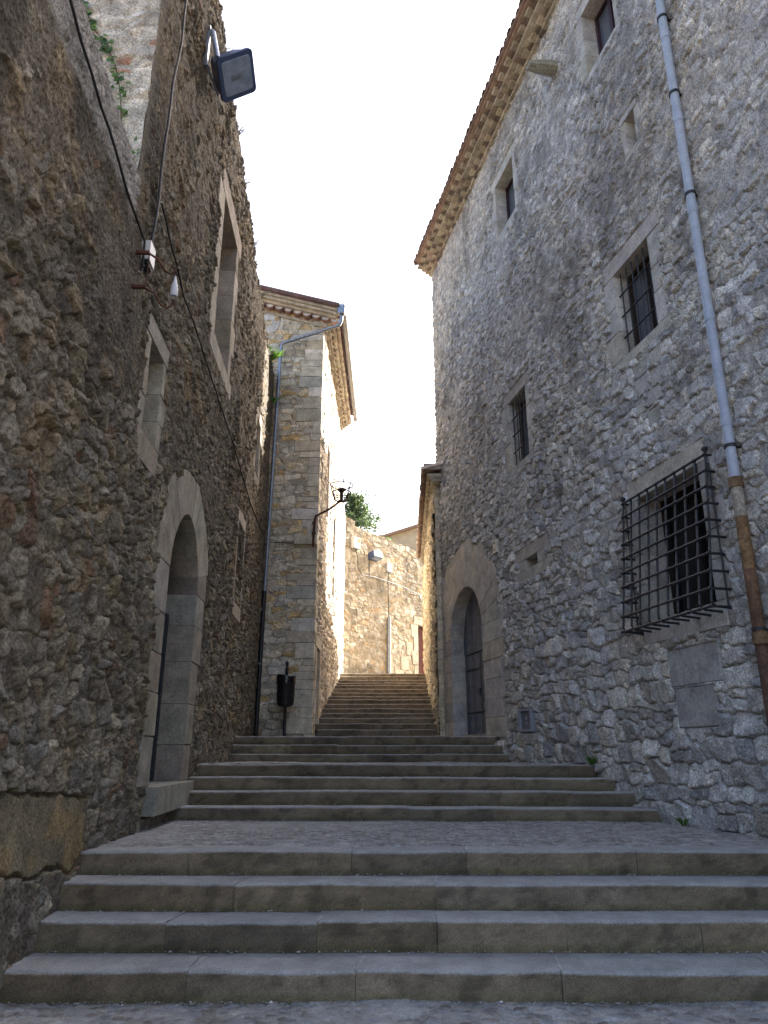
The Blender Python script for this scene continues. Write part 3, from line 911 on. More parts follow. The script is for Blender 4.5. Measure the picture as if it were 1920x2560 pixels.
top_n = 5.98 - .055 * (cs - 4.4) + .05 * (fbm(cs * 3, cs * 0, 3, 77) - .5)
top_t = 12.12 - .172 * (cs - 8.8) + .30 * (fbm(cs * 2.2, cs * 0, 4, 78) - .5) + .25 * (fbm(cs * 9, cs * 0, 2, 79) - .5)
END = 17.0
endj = END + .12 * (fbm(cz * 3, cz * 0, 3, 80) - .5)
opl = [(3.3, -.30), (5.0, -.26), (6.2, -.30), (7.05, -.34), (7.12, -.55), (7.10, -.85), (6.9, -.99), (6.2, -.90), (5.2, -.80), (3.3, -.72)]
def wob(A, B): return A + .16 * (fbm(A * 3.5, B * 3.5, 4, 430) - .5), B + .16 * (fbm(A * 3.5, B * 3.5, 4, 431) - .5)
om = in_poly(*wob(gl['S'], gl['Z']), opl)
oin = in_poly(*wob(gl['S'], gl['Z']), [(5.7 + (a - 5.7) * .965, -.58 + (b + .58) * .87) for a, b in opl])
oh = .018 + .05 * (fbm(gl['S'] * 2.2, gl['Z'] * 2.2, 4, 432) - .5) + .012 * (fbm(gl['S'] * 18, gl['Z'] * 18, 4, 433) - .5)
gl['H'] = np.where(om, np.where(oin, oh, oh - .045), gl['H'])
ocol = np.array([.23, .17, .085]) * (.55 + .9 * fbm(gl['S'] * 2.0, gl['Z'] * 2.6, 5, 434))[..., None]
ogr = sstep(.46, .62, fbm(gl['S'] * 1.7, gl['Z'] * 2.4, 4, 435))[..., None]
ocol = ocol * (1 - .65 * ogr) + np.array([.15, .135, .10]) * .65 * ogr
gl['C'] = np.where(om[..., None], np.where(oin[..., None], ocol, ocol * .6), gl['C'])
oc_m = in_poly(*wob(cs, cz), opl)
emit(gl, "ochre_block", near, mask=oc_m & (cs < SEAM + 2))
gl['keep'] = gl['keep'] & ~oc_m
tt = sstep(SEAM + .02, SEAM + .22, gl['S']); bl = (gl['S'] >= SEAM - .02) & (gl['Z'] > 5.55)
gl['H'] = np.where(bl, gl['H'] * tt + .012 * (1 - tt), gl['H'])
emit(gl, "wall", near, mask=(cs < SEAM) & (cz < top_n))
emit(gl, "wall", tall, mask=(cs >= SEAM) & (cs < endj) & (cz < top_t))
gw = thing("garden_wall", "low sunlit end of rubble wall with plants on top squeezed against the far house", "wall", (-3.3, 18, 0))
# set back a little behind the tall wall's end
LW2 = Frame(-2.37 - .015, 0, -2.8, 1)
g2 = dict(gl); g2['fr'] = LW2
emit(g2, "wall", gw, mask=(cs >= END - .15) & (cz < 10.75 + .2 * (fbm(cs * 5, cs * 0, 3, 81) - .5)))

# cores: near wall with its coping, the tall house with its pale end face
cb = WB(LW); cb.wbox(2.6, SEAM, -1.7, 5.78, -.7, -.10); cb.build("core_wall", M['body'], near)
cb = WB(LW); cb.wbox(SEAM + .6, 16.9, -1.7, 10.2, -6, -.95); cb.wbox(16.6, 16.95, -1.7, 10.5, -.95, -.10); cb.wbox(SEAM + .6, SEAM + 3.6, 10.2, 11.8, -6, -.95); cb.wbox(SEAM + .02, SEAM + .4, 4.5, 12.0, -.4, -.035)
cb.build("core_wall", M['body'], tall)
cb = WB(LW); cb.wbox(16.96, 19.2, -1, 10.5, -.9, -.25); cb.build("core_wall", M['body'], gw)
TE = Frame(-2.655, SEAM - .01, 90, 1)            # end face of the tall house, towards the camera
TE.d = np.array([-1., 0, 0]); TE.n = np.array([0, -1., 0])
S1 = spaced(0.0, 3.6, lambda s: .018); Z1 = spaced(4.9, 12.75, lambda z: .018)
sites = make_sites(-.3, 4, 4.6, 13, lambda z: .13, 1.9, .25, .2, .25, 15)
ge = rubble(TE, S1, Z1, sites, [(.50, .46, .39), (.56, .52, .45), (.44, .41, .36), (.54, .48, .39), (.52, .49, .44), (.47, .44, .38), (.50, .45, .37), (.58, .55, .48), (.42, .24, .17), (.45, .42, .37), (.53, .50, .43)], (.48, .44, .37), seed=61, warp=.04, bulge=.035, joint=.02, tilt=.2, rough=.014,
            cover=lambda S, Z: np.clip(.55 + (fbm(S * 1.1, Z * 1.1, 4, 500) - .5) * 1.4, 0, .95),
            stain=lambda S, Z: (1 - .35 * sstep(.52, .68, fbm(S * 1.5, Z * 1.2, 4, 501)))[..., None] * np.ones(3))
emit(ge, "end_wall", tall)

# ================================================================== FAR LEFT HOUSE
far = thing("corner_house", "honey coloured stone house with quoins and deep tiled eaves standing beyond the tall left wall", "house", (-2.6, 19.5, .3))
fpolys = []; fholes = []
CREAM = [(.57, .50, .375), (.61, .545, .43), (.52, .465, .365), (.59, .51, .365), (.55, .51, .44)]
qb = WB(FE); squoin = []
ce = 2.73                                         # s of the corner on the end face
z = .3; k = 0
while z < 12.2:
    hgt = random.choice((.14, .18, .2, .24, .28, .34, .42)) * random.uniform(.9, 1.1); wq = random.uniform(.42, .82) if random.random() < .5 else random.uniform(.2, .4)
    pl = [(ce - wq, z), (ce - .005, z), (ce - .005, z + hgt), (ce - wq + random.uniform(-.03, .03), z + hgt)]
    pl = [(a + random.uniform(-.02, .02) * (a < ce - .1), b + random.uniform(-.014, .014)) for a, b in pl]
    cq = vary(random.choice(CREAM), .16)
    qb.block(pl, -.2, .03 + random.uniform(-.012, .008), .018, cq); fpolys.append(pl)
    ws = random.uniform(.22, .36) if k % 2 else random.uniform(.5, .7)
    q2 = WB(FS); pl2 = rect(-.03, ws, z + .006, z + hgt - .006); q2.block(pl2, -.15, .03, .016, cq); qb.add(q2.v, q2.f, q2.c); squoin.append(pl2)
    z += hgt; k += 1
qb.build("quoins", M['dressed'], far, smooth=30)
ob = WB(FE)                                       # ledge stones and the ring stone under the eave
ob.block(rect(2.12, 2.76, 5.45, 5.72), -.2, .17, .02, vary(CREAM[2], .05))
ob.build("ledge", M['dressed'], far, smooth=35)
ob = WB(FE)
ocx, ocz = 1.07, 12.52
vs = []; fs = []; NN = 14
for (rad, h) in ((.33, -.1), (.33, .05), (.30, .06), (.13, .05), (.10, -.08)):
    for i in range(NN):
        t = 2 * math.pi * i / NN; k = 1 + .06 * math.sin(5 * t) if rad > .2 else 1
        vs.append(FE.p(ocx + rad * k * math.cos(t), ocz + rad * k * math.sin(t) * 1.05, h))
for j in range(4):
    for i in range(NN): fs.append([j * NN + i, j * NN + (i + 1) % NN, (j + 1) * NN + (i + 1) % NN, (j + 1) * NN + i])
fs.append([4 * NN + i for i in range(NN)])
ob.add(vs, fs, (.55, .53, .49))
ob.build("ring_stone", M['dressed'], far, smooth=35)
FPAL = [tuple(v * 1.14 for v in c_) for c_ in ((.50, .43, .31), (.55, .47, .35), (.46, .40, .31), (.52, .41, .26), (.48, .44, .37), (.58, .52, .41), (.50, .35, .17), (.42, .37, .28), (.56, .50, .40))]
S1 = spaced(.9, 2.735, lambda s: .017); Z1 = spaced(-.2, 13.6, lambda z: .021)
sites = make_sites(.6, 3, -.4, 14, lambda z: .17, 1.7, .3, .16, .3, 25)
gf = rubble(FE, S1, Z1, sites, FPAL, (.40, .35, .27), seed=71, warp=.035, pnorm=3.0, bulge=.028, joint=.022, tilt=.12, rough=.008,
            cover=lambda S, Z: np.clip(.30 + (fbm(S * 1.2, Z * 1.0, 3, 510) - .5) * .9, 0, .9), calm=fpolys, lo=.05, hi=.3,
            stain=lambda S, Z: (1 - .4 * sstep(2.2, .3, Z + 1.2 * fbm(S * 2, Z * 2, 3, 511)))[..., None] * np.ones(3))
emit(gf, "end_wall", far, mask=gf['cz'] < 12.70 + .27 * (-1.45 - (gf['cs'] - 4.6)))
# street side
spolys = list(squoin); sholes = []
window(far, FS, 2.3, 3.2, 7.2, 9.6, .12, (.42, .25, .12), PALE, spolys, sholes, mull=1, stone=dict(wj=.2, lint=.25))
window(far, FS, 5.2, 6.1, 5.2, 8.2, .12, (.42, .25, .12), PALE, spolys, sholes, mull=1, stone=dict(wj=.2, lint=.25))
wb = WB(FS)
rect_stones(wb, .55, 1.45, .45, 2.75, -.3, .05, CREAM, spolys, wj=.28, lint=.32, sill=.14, n=5)
sholes.append(rect(.53, 1.47, .3, 2.77))
wb.build("door_surround", M['dressed'], far, smooth=30)
wb = WB(FS); wb.wbox(.5, 1.5, .4, 2.8, -.36, -.28, (.06, .04, .03)); wb.build("door", M['wood'], far)
S1 = spaced(0, 11.9, lambda s: .022 + .0015 * s); Z1 = spaced(-.2, 12.6, lambda z: .021)
sites = make_sites(-.3, 12.3, -.4, 13, lambda z: .20, 1.3, .3, .3, .25, 26)
gs = rubble(FS, S1, Z1, sites, [(.60, .54, .45), (.66, .60, .51), (.58, .52, .43), (.68, .62, .54)], (.56, .49, .39), seed=81, warp=.04, bulge=.05, joint=.03, tilt=.25, rough=.012,
            cover=lambda S, Z: np.clip(.22 + .5 * sstep(4, 7, Z) + (fbm(S, Z, 3, 520) - .5), 0, .95), calm=spolys, holes=sholes)
emit(gs, "wall", far, mask=(gs['cz'] < np.where(gs['cs'] < 7.4, 12.5, 10.0)))
cb = WB(FS); cb.wbox(.2, 7.4, -.5, 12.5, -5, -.4); cb.wbox(7.4, 11.8, 0, 9.9, -4, -.4); cb.build("core_wall", M['body'], far)
# eaves and gable cornice
eb = WB(FS)
for rr in range(4):
    s = -.08; z0 = 12.42 + rr * .085
    while s < 7.45:
        ho = .13 + rr * .115
        eb.wbox(s, s + .18 - .006, z0, z0 + .08, -.3, ho + random.uniform(-.006, .006) - (.04 if rr == 1 and int(s / .18) % 2 else 0), vary(random.choice(YB[:3] + YB[:3] + YB[5:]), .15))
        s += .18
SLP = .27
def zr(x): return 12.74 + SLP * (-1.45 - x)        # underside of the verge
ebc = MB()
x = -1.50; 
while x > -4.6:                                    # lime washed tile course under the gable verge
    z = zr(x) - .24
    cap = FE.p(x + 4.6, z, 0)
    vs = [FE.p(x + 4.6 + .122 * math.cos(t), z + .06 - .122 * math.sin(t), .20) for t in np.linspace(0, math.pi, 9)]
    eb.add(vs, [list(range(9))], (.62, .59, .53))
    barrel(eb, FE, x + 4.6, z + .06, -.05, .24, .135, .0, (.36, .22, .17), up=False, n=8)
    x -= .285
def slab(mb, x0, x1, y0, y1, zo, th, col):
    b = [(x0, y0, zr(x0) + zo), (x1, y0, zr(x1) + zo), (x1, y1, zr(x1) + zo), (x0, y1, zr(x0) + zo)]
    mb.hexa(b, [(p[0], p[1], p[2] + th) for p in b], col)
slab(eb, -4.7, -1.66, 19.12, 19.25, -.46, .06, (.42, .37, .29))
slab(eb, -4.7, -1.45, 18.93, 19.25, -.19, .10, (.46, .37, .26))
slab(eb, -4.7, -1.44, 18.84, 19.25, -.09, .085, (.50, .43, .33))
slab(eb, -4.7, -1.42, 18.78, 19.25, .0, .085, (.45, .37, .28))
eb.build("eave", M['brick'], far)
rb = MB()
slab(rb, -4.7, -1.34, 18.72, 26.8, .09, .06, (.16, .105, .10))
slab(rb, -9, -4.7, 18.72, 26.8, .09, .06, (.16, .105, .10))
y = 18.85
for k in range(36):
    barrel(rb, FS, -.35 + k * .21, 12.88, -.6, .58, .085, SLP, vary(random.choice(TILE), .15))
rb.tube([(-4.7, 18.74, zr(-4.7) + .17), (-1.36, 18.74, zr(-1.36) + .17)], .075, 8, (.17, .11, .105))
rb.build("roof", M['tile'], far)
# gutter and its downpipe
gt = thing("gutter_downpipe", "zinc downpipe with dark foot running from the eave gutter down the corner house", "downpipe", (-3.2, 19.0, .35))
gb = WB(FS)
vs = []; fs = []; n = 8
for j, s in enumerate(np.linspace(-.42, 7.5, 12)):
    for rad in (.085, .075):
        for i in range(n + 1):
            t = math.pi + math.pi * i / n
            vs.append(FS.p(s, 12.90 + math.sin(t) * rad, .63 + math.cos(t) * rad))
mm = 2 * (n + 1)
for j in range(11):
    for i in range(n):
        a = j * mm + i; fs += [[a, a + 1, a + mm + 1, a + mm], [a + n + 1, a + mm + n + 1, a + mm + n + 2, a + n + 2]]
    fs += [[j * mm, j * mm + mm, j * mm + mm + n + 1, j * mm + n + 1], [j * mm + n, j * mm + 2 * n + 1, j * mm + mm + 2 * n + 1, j * mm + mm + n]]
gb.add(vs, fs, (.30, .29, .28))
for s in np.linspace(0, 7.4, 9): gb.tube([FS.p(s, 12.91 + .09 * math.sin(t), .63 + .09 * math.cos(t)) for t in np.linspace(math.pi, 2 * math.pi, 7)], .012, 5, (.25, .24, .24))
gb.build("gutter", M['paint'], gt, smooth=50)
gb = MB()
YP = 18.95
gb.box(-1.40, -1.18, 18.72, 18.92, 12.62, 12.92)
gb.tube([(-1.28, 18.84, 12.66), (-1.30, 18.86, 12.42), (-1.36, 18.88, 12.28)], .06, 10)
gb.tube([(-1.36, 18.88, 12.28), (-2.0, 18.95, 12.08), (-3.02, YP, 11.72), (-3.08, YP, 11.64), (-3.09, YP, 11.5), (-3.19, YP, 4.1)], .05, 12)
gb.build("pipe", M['galv'], gt, smooth=50)
gb = MB()
gb.tube([(-3.19, YP, 4.12), (-3.20, YP, 3.7)], .06, 12); gb.tube([(-3.195, YP, 3.9), (-3.22, YP, .33)], .056, 12)
gb.build("dark_foot", M['black'], gt, smooth=50)
for z in (10.2, 7.9, 5.6, 4.45, 2.2):
    gb = MB()
    xx = -3.09 - (11.5 - z) * .0135
    gb.tube([(xx, YP, z + .015), (xx, YP, z - .015)], .062, 12); gb.box(xx - .01, xx + .01, YP, 19.2, z - .01, z + .01)
    gb.build("clamp", M['galv'], gt, smooth=50)

# ================================================================== FAR RIGHT HOUSE AND END WALL
frh = thing("low_house", "lower honey coloured rubble house with tiled eave beyond the tall right house", "house", (1.5, 24, .5))
S1 = spaced(0, 12.2, lambda s: .024 + .002 * s); Z1 = spaced(.1, 7.35, lambda z: .021)
sites = make_sites(-.3, 12.5, -.2, 8, lambda z: .19, 1.35, .3, .3, .25, 36)
g3 = rubble(FR, S1, Z1, sites, [(.58, .48, .32), (.62, .52, .36), (.53, .44, .31), (.64, .56, .43), (.58, .51, .39)], (.50, .40, .26), seed=91, warp=.04, bulge=.05, joint=.03, tilt=.25, rough=.012,
            cover=lambda S, Z: np.clip(.25 + (fbm(S, Z, 3, 530) - .5) * 1.1, 0, .9), holes=[rect(2.2, 2.75, 3.2, 4.6)])
emit(g3, "wall", frh)
wb = WB(FR); wb.wbox(2.1, 2.85, 3.1, 4.7, -.3, -.16, (.06, .05, .045)); wb.build("window", M['wood'], frh)
cb = WB(FR); cb.wbox(0, 12.1, 0, 7.4, -6, -.32); cb.build("core_wall", M['body'], frh)
wb = WB(FR)
z = .2
while z < 7.1:
    hg = random.uniform(.18, .36); wb.wbox(.01, .3, z, min(7.2, z + hg - .01), -.32, random.uniform(-.01, .015), vary((.56, .47, .33), .14)); z += hg
wb.build("corner_stones", M['rubble'], frh)
eb = WB(FR); s = -.3
for rr in range(3):
    s = -.3
    while s < 9.0:
        eb.wbox(s, s + .15 - .006, 7.12 + rr * .08, 7.19 + rr * .08, -.2, .08 + rr * .06 - (.04 if rr == 1 and int(s / .15) % 2 else 0), vary(random.choice(YB[:3]), .15)); s += .15
eb.build("eave", M['brick'], frh)
rb = WB(FR); s = -.35
while s < 9.0:
    barrel(rb, FR, s, 7.40, -1.0, .37 + random.uniform(-.02, .02), .115, .28, vary((.62, .49, .40), .10)); barrel(rb, FR, s + .12, 7.45, -1, .31, .09, .28, vary(TILE[0], .2), up=False); s += .24
b = [FR.p(-.35, 7.72, -1.0), FR.p(9.0, 7.72, -1.0), FR.p(9.0, 8.6, -4.5), FR.p(-.35, 8.6, -4.5)]
rb.hexa(b, [(p[0], p[1], p[2] + .12) for p in b], TILE[1])
rb.wbox(-.42, -.33, 7.44, 7.60, -.6, .30, (.40, .36, .31))
rb.build("roof", M['tile'], frh)

endw = thing("street_wall", "pale golden rubble wall closing the top of the stairs below the tree", "wall", (0, 32, 3))
epolys = []; eholes = []
wb = WB(EW)
rect_stones(wb, 5.14, 6.2, 2.9, 5.78, -.3, .04, [(.44, .40, .33), (.41, .37, .30)], epolys, wj=.32, lint=.42, sill=.1, n=5)
eholes.append(rect(5.12, 6.22, 2.7, 5.80))
for pl in (rect(.05, .55, 7.9, 8.6), rect(.05, .4, 7.1, 7.85), rect(3.9, 4.5, 3.6, 4.2), rect(3.5, 4.1, 3.0, 3.58), rect(4.3, 4.75, 4.3, 4.9)):
    wb.block(pl, -.1, .03, .015, vary((.42, .38, .31), .08)); epolys.append(pl)
wb.build("door_surround", M['dressed'], endw, smooth=30)
wb = WB(EW)
for i in range(6): wb.wbox(5.15 + i * .175, 5.15 + i * .175 + .17, 2.9, 5.77, -.26, -.2, vary((.10, .035, .028), .1))
wb.build("door", M['wood'], endw)
S1 = spaced(0, 7.5, lambda s: .026); Z1 = spaced(2.8, 10.2, lambda z: .026)
sites = make_sites(-.3, 8, 2.6, 10.5, lambda z: .20, 1.4, .3, .25, .25, 46)
g4 = rubble(EW, S1, Z1, sites, [(.37, .335, .265), (.42, .385, .315), (.34, .30, .24), (.46, .425, .36), (.36, .33, .275), (.33, .285, .21), (.40, .30, .19)], (.33, .285, .21), seed=95, warp=.045, bulge=.014, joint=.010, tilt=.06, rough=.005, und=.016,
            cover=lambda S, Z: np.clip(.55 + (fbm(S * 1.2, Z * 1.2, 4, 540) - .5) * 1.5, 0, .96), calm=epolys, holes=eholes,
            stain=lambda S, Z: (1 - .35 * sstep(.5, .68, fbm(S * .9, Z * .7, 4, 541)) - .15 * sstep(8.2, 9.2, Z))[..., None] * np.ones(3))
emit(g4, "wall", endw, mask=(g4['cz'] < 9.75 - .07 * g4['cs'] + .14 * (fbm(g4['cs'] * 4, g4['cs'] * 0, 3, 82) - .5) + .25 * (g4['cs'] < .8)))
cb = WB(EW); cb.wbox(.05, 7.5, 2, 9.2, -.7, -.33); cb.build("core_wall", M['body'], endw)

def ew_box(name, label, cat, s, z, a, b, d, mat='white', extra=None):
    t = thing(name, label, cat, EW.p(s, z, .05)); mb = WB(EW); mb.wbox(s - a / 2, s + a / 2, z, z + b, 0, d, (.7, .7, .7)); mb.build("casing", M[mat], t)
    mb = WB(EW); mb.wbox(s - a / 2 + .02, s + a / 2 - .02, z - .03, z, .02, d - .03, (.5, .5, .5)); mb.build("gland_plate", M['galv'], t)
    return t
bx = ew_box("junction_box", "white box with an orange sticker high on the left of the golden end wall", "junction box", .78, 8.62, .40, .5, .2)
mb = WB(EW); mb.wbox(.82, .93, 8.90, 9.05, .2, .206, (.75, .25, .05)); mb.build("sticker", M['paint'], bx)
ew_box("junction_box", "small plain white box above the grey conduit on the golden end wall", "junction box", 3.05, 7.98, .32, .4, .12)
cd = thing("cable_conduit", "grey steel conduit with a thin cable rising from it up the golden end wall", "conduit", EW.p(3.05, 3, .06))
mb = WB(EW); mb.tube([EW.p(3.0, 2.9, .07), EW.p(3.03, 5.85, .07)], .085, 10); mb.build("tube", M['galv'], cd, smooth=60)
mb = WB(EW); mb.tube([EW.p(3.03, 5.8, .06), EW.p(3.0, 6.6, .06), EW.p(2.97, 7.5, .06), EW.p(3.03, 8.0, .07)], .02, 6); mb.build("cable", M['cable'], cd)
wc = WB(EW)
wc.tube([EW.p(.8, 8.6, .08), EW.p(.95, 8.2, .07), EW.p(.97, 7.75, .07), EW.p(1.25, 7.5, .07), EW.p(2.0, 7.55, .07), EW.p(2.97, 7.5, .07), EW.p(4.2, 7.4, .07), EW.p(5.4, 7.2, .07)], .018, 6)
wc.tube([EW.p(1.72, 8.5, .08), EW.p(1.68, 8.0, .07), EW.p(1.7, 7.55, .07)], .018, 6)
tag(wc.build("wall_cable", M['cable']), "thin dark cable looping between boxes across the golden end wall", "cable")
fl = thing("floodlight", "small rectangular floodlight tilted down on the golden end wall", "floodlight", EW.p(1.9, 8.4, .1))
mb = WB(EW)
b = [EW.p(1.65, 8.30, .02), EW.p(2.25, 8.30, .02), EW.p(2.25, 8.42, .42), EW.p(1.65, 8.42, .42)]
mb.hexa(b, [EW.p(1.70, 8.62, .02), EW.p(2.20, 8.62, .02), EW.p(2.22, 8.70, .36), EW.p(1.68, 8.70, .36)]); mb.build("housing", M['lampbody'], fl)
mb = WB(EW); b = [EW.p(1.72, 8.33, .14), EW.p(2.18, 8.33, .14), EW.p(2.18, 8.405, .39), EW.p(1.72, 8.405, .39)]
mb.hexa([(p[0], p[1], p[2] - .02) for p in b], b); mb.build("glass", M['lens'], fl)

# house and tree beyond
bh = thing("pale_house", "pale ochre rendered house with sloping roof line far behind the golden end wall", "house", (4, 56, 3))
mb = MB(); mb.hexa([(-1.0, 55, 3), (9, 55, 3), (9, 63, 3), (-1.0, 63, 3)], [(-1.0, 55, 15.9), (9, 55, 19.2), (9, 63, 19.2), (-1.0, 63, 15.9)]); mb.build("wall", M['render'], bh)
mb = MB(); mb.hexa([(-1.3, 54.6, 15.82), (9.3, 54.6, 19.3), (9.3, 63.3, 19.3), (-1.3, 63.3, 15.82)], [(-1.3, 54.6, 16.0), (9.3, 54.6, 19.5), (9.3, 63.3, 19.5), (-1.3, 63.3, 16.0)], (.3, .2, .15)); mb.build("roof", M['tile'], bh)

def leafcloud(centres, n_each, spread, size, pal, seed, flat=.6, droop=0):
    rs = np.random.RandomState(seed); V = []; C = []
    for (cx, cy, cz, k) in centres:
        nn = int(n_each * k)
        p = rs.normal(0, 1, (nn, 3)) * np.array([spread * k, spread * k, spread * k * flat]) + np.array([cx, cy, cz])
        a = rs.normal(0, 1, (nn, 3)); a /= np.linalg.norm(a, axis=1)[:, None]
        b = rs.normal(0, 1, (nn, 3)); b -= a * (a * b).sum(1)[:, None]; b /= np.linalg.norm(b, axis=1)[:, None]
        sz = size * rs.uniform(.6, 1.4, nn)[:, None]
        q = np.stack([p - a * sz, p + b * sz * .5, p + a * sz, p - b * sz * .5], 1)
        V.append(q.reshape(-1, 3))
        cc = np.array(pal)[rs.randint(len(pal), size=nn)] * rs.uniform(.7, 1.3, nn)[:, None]
        C.append(np.repeat(cc, 4, 0))
    V = np.concatenate(V); C = np.concatenate(C)
    return V, np.arange(len(V)).reshape(-1, 4), C
tree = thing("conifer_tree", "dark green conifer tree with lighter branch tips rising behind the golden end wall", "tree", (-1.6, 40, 3))
mb = MB(); mb.tube([(-1.7, 40, 3), (-1.65, 40, 9), (-1.6, 40, 14.4)], [.3, .2, .03], 8); mb.build("trunk", M['bark'], tree, smooth=60)
rs = np.random.RandomState(3); cen = []
lb = MB()
for k in range(90):
    z = 7.5 + 6.9 * rs.rand() ** .8; rad = max(.15, (14.9 - z) * .66); t = rs.rand() * 2 * math.pi
    L = rad * rs.uniform(.75, 1.1)
    lb.tube([(-1.62, 40, z), (-1.62 + math.cos(t) * L, 40 + math.sin(t) * L, z - .12 * L + .1)], [.05, .01], 4)
    for u in np.linspace(.3, 1, 5):
        cen.append((-1.62 + math.cos(t) * L * u, 40 + math.sin(t) * L * u, z - .12 * L * u - .05, .6 + .5 * (1 - u)))
lb.build("branches", M['bark'], tree)
V, q, C = leafcloud(cen, 30, .30, .10, [(.07, .12, .055), (.10, .16, .065), (.055, .10, .05), (.17, .23, .08)], 4)
mesh_obj("crown", V, q, M['leaf'], tree, cols=C)

# ================================================================== FITTINGS ON THE WALLS
# torch basket lamp on the corner house
tl = thing("torch_lamp", "rusty iron torch basket lamp on an arm from the corner house", "lamp", (-1.9, 18.95, 5.4))
mb = MB(); bx_, by_, bz_ = -1.18, 18.85, 6.66
mb.tube([(-1.93, 18.98, 5.35), (-1.93, 18.96, 5.7), (-1.91, 18.95, 6.1), (-1.88, 18.95, 6.25)], .035, 8)
mb.tube([(-1.93, 18.97, 5.7), (-1.93, 18.97, 5.78)], .055, 8); mb.tube([(-1.93, 18.97, 6.0), (-1.93, 18.97, 6.06)], .055, 8)
mb.tube([(-1.9, 18.95, 6.22), (-1.5, 18.90, 6.42), (bx_, by_, bz_)], .032, 8)
mb.build("arm", M['rust'], tl, smooth=50)
rings = [(.20, 0.0), (.26, .20), (.31, .42)]
mb = MB()
for rad, dz in rings:
    mb.tube([(bx_ + rad * math.cos(t), by_ + rad * math.sin(t), bz_ + .02 + dz) for t in np.linspace(0, 2 * math.pi, 21)[:-1]], .014, 6, closed=True)
for k in range(8):
    t = 2 * math.pi * k / 8 + .2; ct, st = math.cos(t), math.sin(t)
    mb.tube([(bx_, by_, bz_ - .02), (bx_ + .12 * ct, by_ + .12 * st, bz_ - .03), (bx_ + .20 * ct, by_ + .20 * st, bz_ + .02), (bx_ + .26 * ct, by_ + .26 * st, bz_ + .22), (bx_ + .31 * ct, by_ + .31 * st, bz_ + .44), (bx_ + .33 * ct, by_ + .33 * st, bz_ + .52), (bx_ + .37 * ct, by_ + .37 * st, bz_ + .48)], .014, 6)
mb.build("basket", M['rust'], tl, smooth=50)
mb = MB(); mb.lathe((bx_, by_, bz_), [(0, -.05), (.05, 0), (.045, .1), (.04, .2), (.09, .27), (.13, .30), (.12, .33), (.0, .36)], 14); mb.build("burner", M['iron'], tl, smooth=50)
for m_ in tl.children:
    at = m_.data.color_attributes["Col"]; c4 = np.tile(np.array([.075, .03, .022, 1], np.float32), len(m_.data.vertices)); at.data.foreach_set("color", c4)

# litter bin
bn = thing("litter_bin", "black litter bin with liner bag on a post below the corner house", "litter bin", (-2.44, 18.6, .33))
bx_, by_, zb = -2.44, 18.6, .33
mb = MB(); mb.lathe((bx_ - .02, by_ + .0, zb), [(.0, 0), (.07, 0), (.07, .02), (.045, .04), (.04, .1), (.04, 1.66), (.05, 1.68), (.05, 1.71), (.035, 1.73), (.03, 1.80), (.045, 1.82), (.045, 1.86), (.02, 1.9), (0, 1.9)], 14); mb.build("post", M['black'], bn, smooth=40)
mb = MB()
by2 = by_ - .28
mb.lathe((bx_ + .01, by2, zb), [(0, .76), (.13, .76), (.19, .79), (.213, .86), (.222, 1.36), (.230, 1.37), (.230, 1.41), (.225, 1.42), (.225, 1.48), (.205, 1.48), (.19, .95), (0, .93)], 28)
for k in range(28):
    t = 2 * math.pi * k / 28
for z in (1.02, 1.16): mb.tube([(bx_ + .01 + .214 * math.cos(t), by2 + .214 * math.sin(t), zb + z) for t in np.linspace(0, 2 * math.pi, 29)[:-1]], .006, 4, closed=True)
mb.box(bx_ - .05, bx_ + .05, by2 + .2, by_, zb + 1.05, zb + 1.12); mb.box(bx_ - .05, bx_ + .05, by2 + .2, by_, zb + 1.3, zb + 1.36)
mb.build("bucket", M['black'], bn, smooth=40)
for t in (-1.9, -1.57, -1.25):
    mb = MB(); ct, st = math.cos(t), math.sin(t)
    mb.tube([(bx_ + .01 + .211 * ct, by2 + .211 * st, zb + .93), (bx_ + .01 + .215 * ct, by2 + .215 * st, zb + 1.0)], .012, 6)
    mb.build("slot", M['dark'], bn)
mb = MB(); prof = []
vs = []; fs = []; NB = 36
for j, (rad, z) in enumerate(((.20, 1.35), (.215, 1.485), (.238, 1.50), (.243, 1.46), (.236, 1.38), (.24, 1.33))):
    for i in range(NB):
        t = 2 * math.pi * i / NB
        vs.append((bx_ + .01 + (rad + random.uniform(-.006, .006)) * math.cos(t), by2 + (rad + random.uniform(-.006, .006)) * math.sin(t), zb + z + (random.uniform(-.025, .02) if j == 5 else random.uniform(-.006, .006)) + .03 * math.sin(t * 2)))
for j in range(5):
    for i in range(NB): fs.append([j * NB + i, j * NB + (i + 1) % NB, (j + 1) * NB + (i + 1) % NB, (j + 1) * NB + i])
mb.add(vs, fs); mb.build("liner_bag", M['bag'], bn, smooth=60)

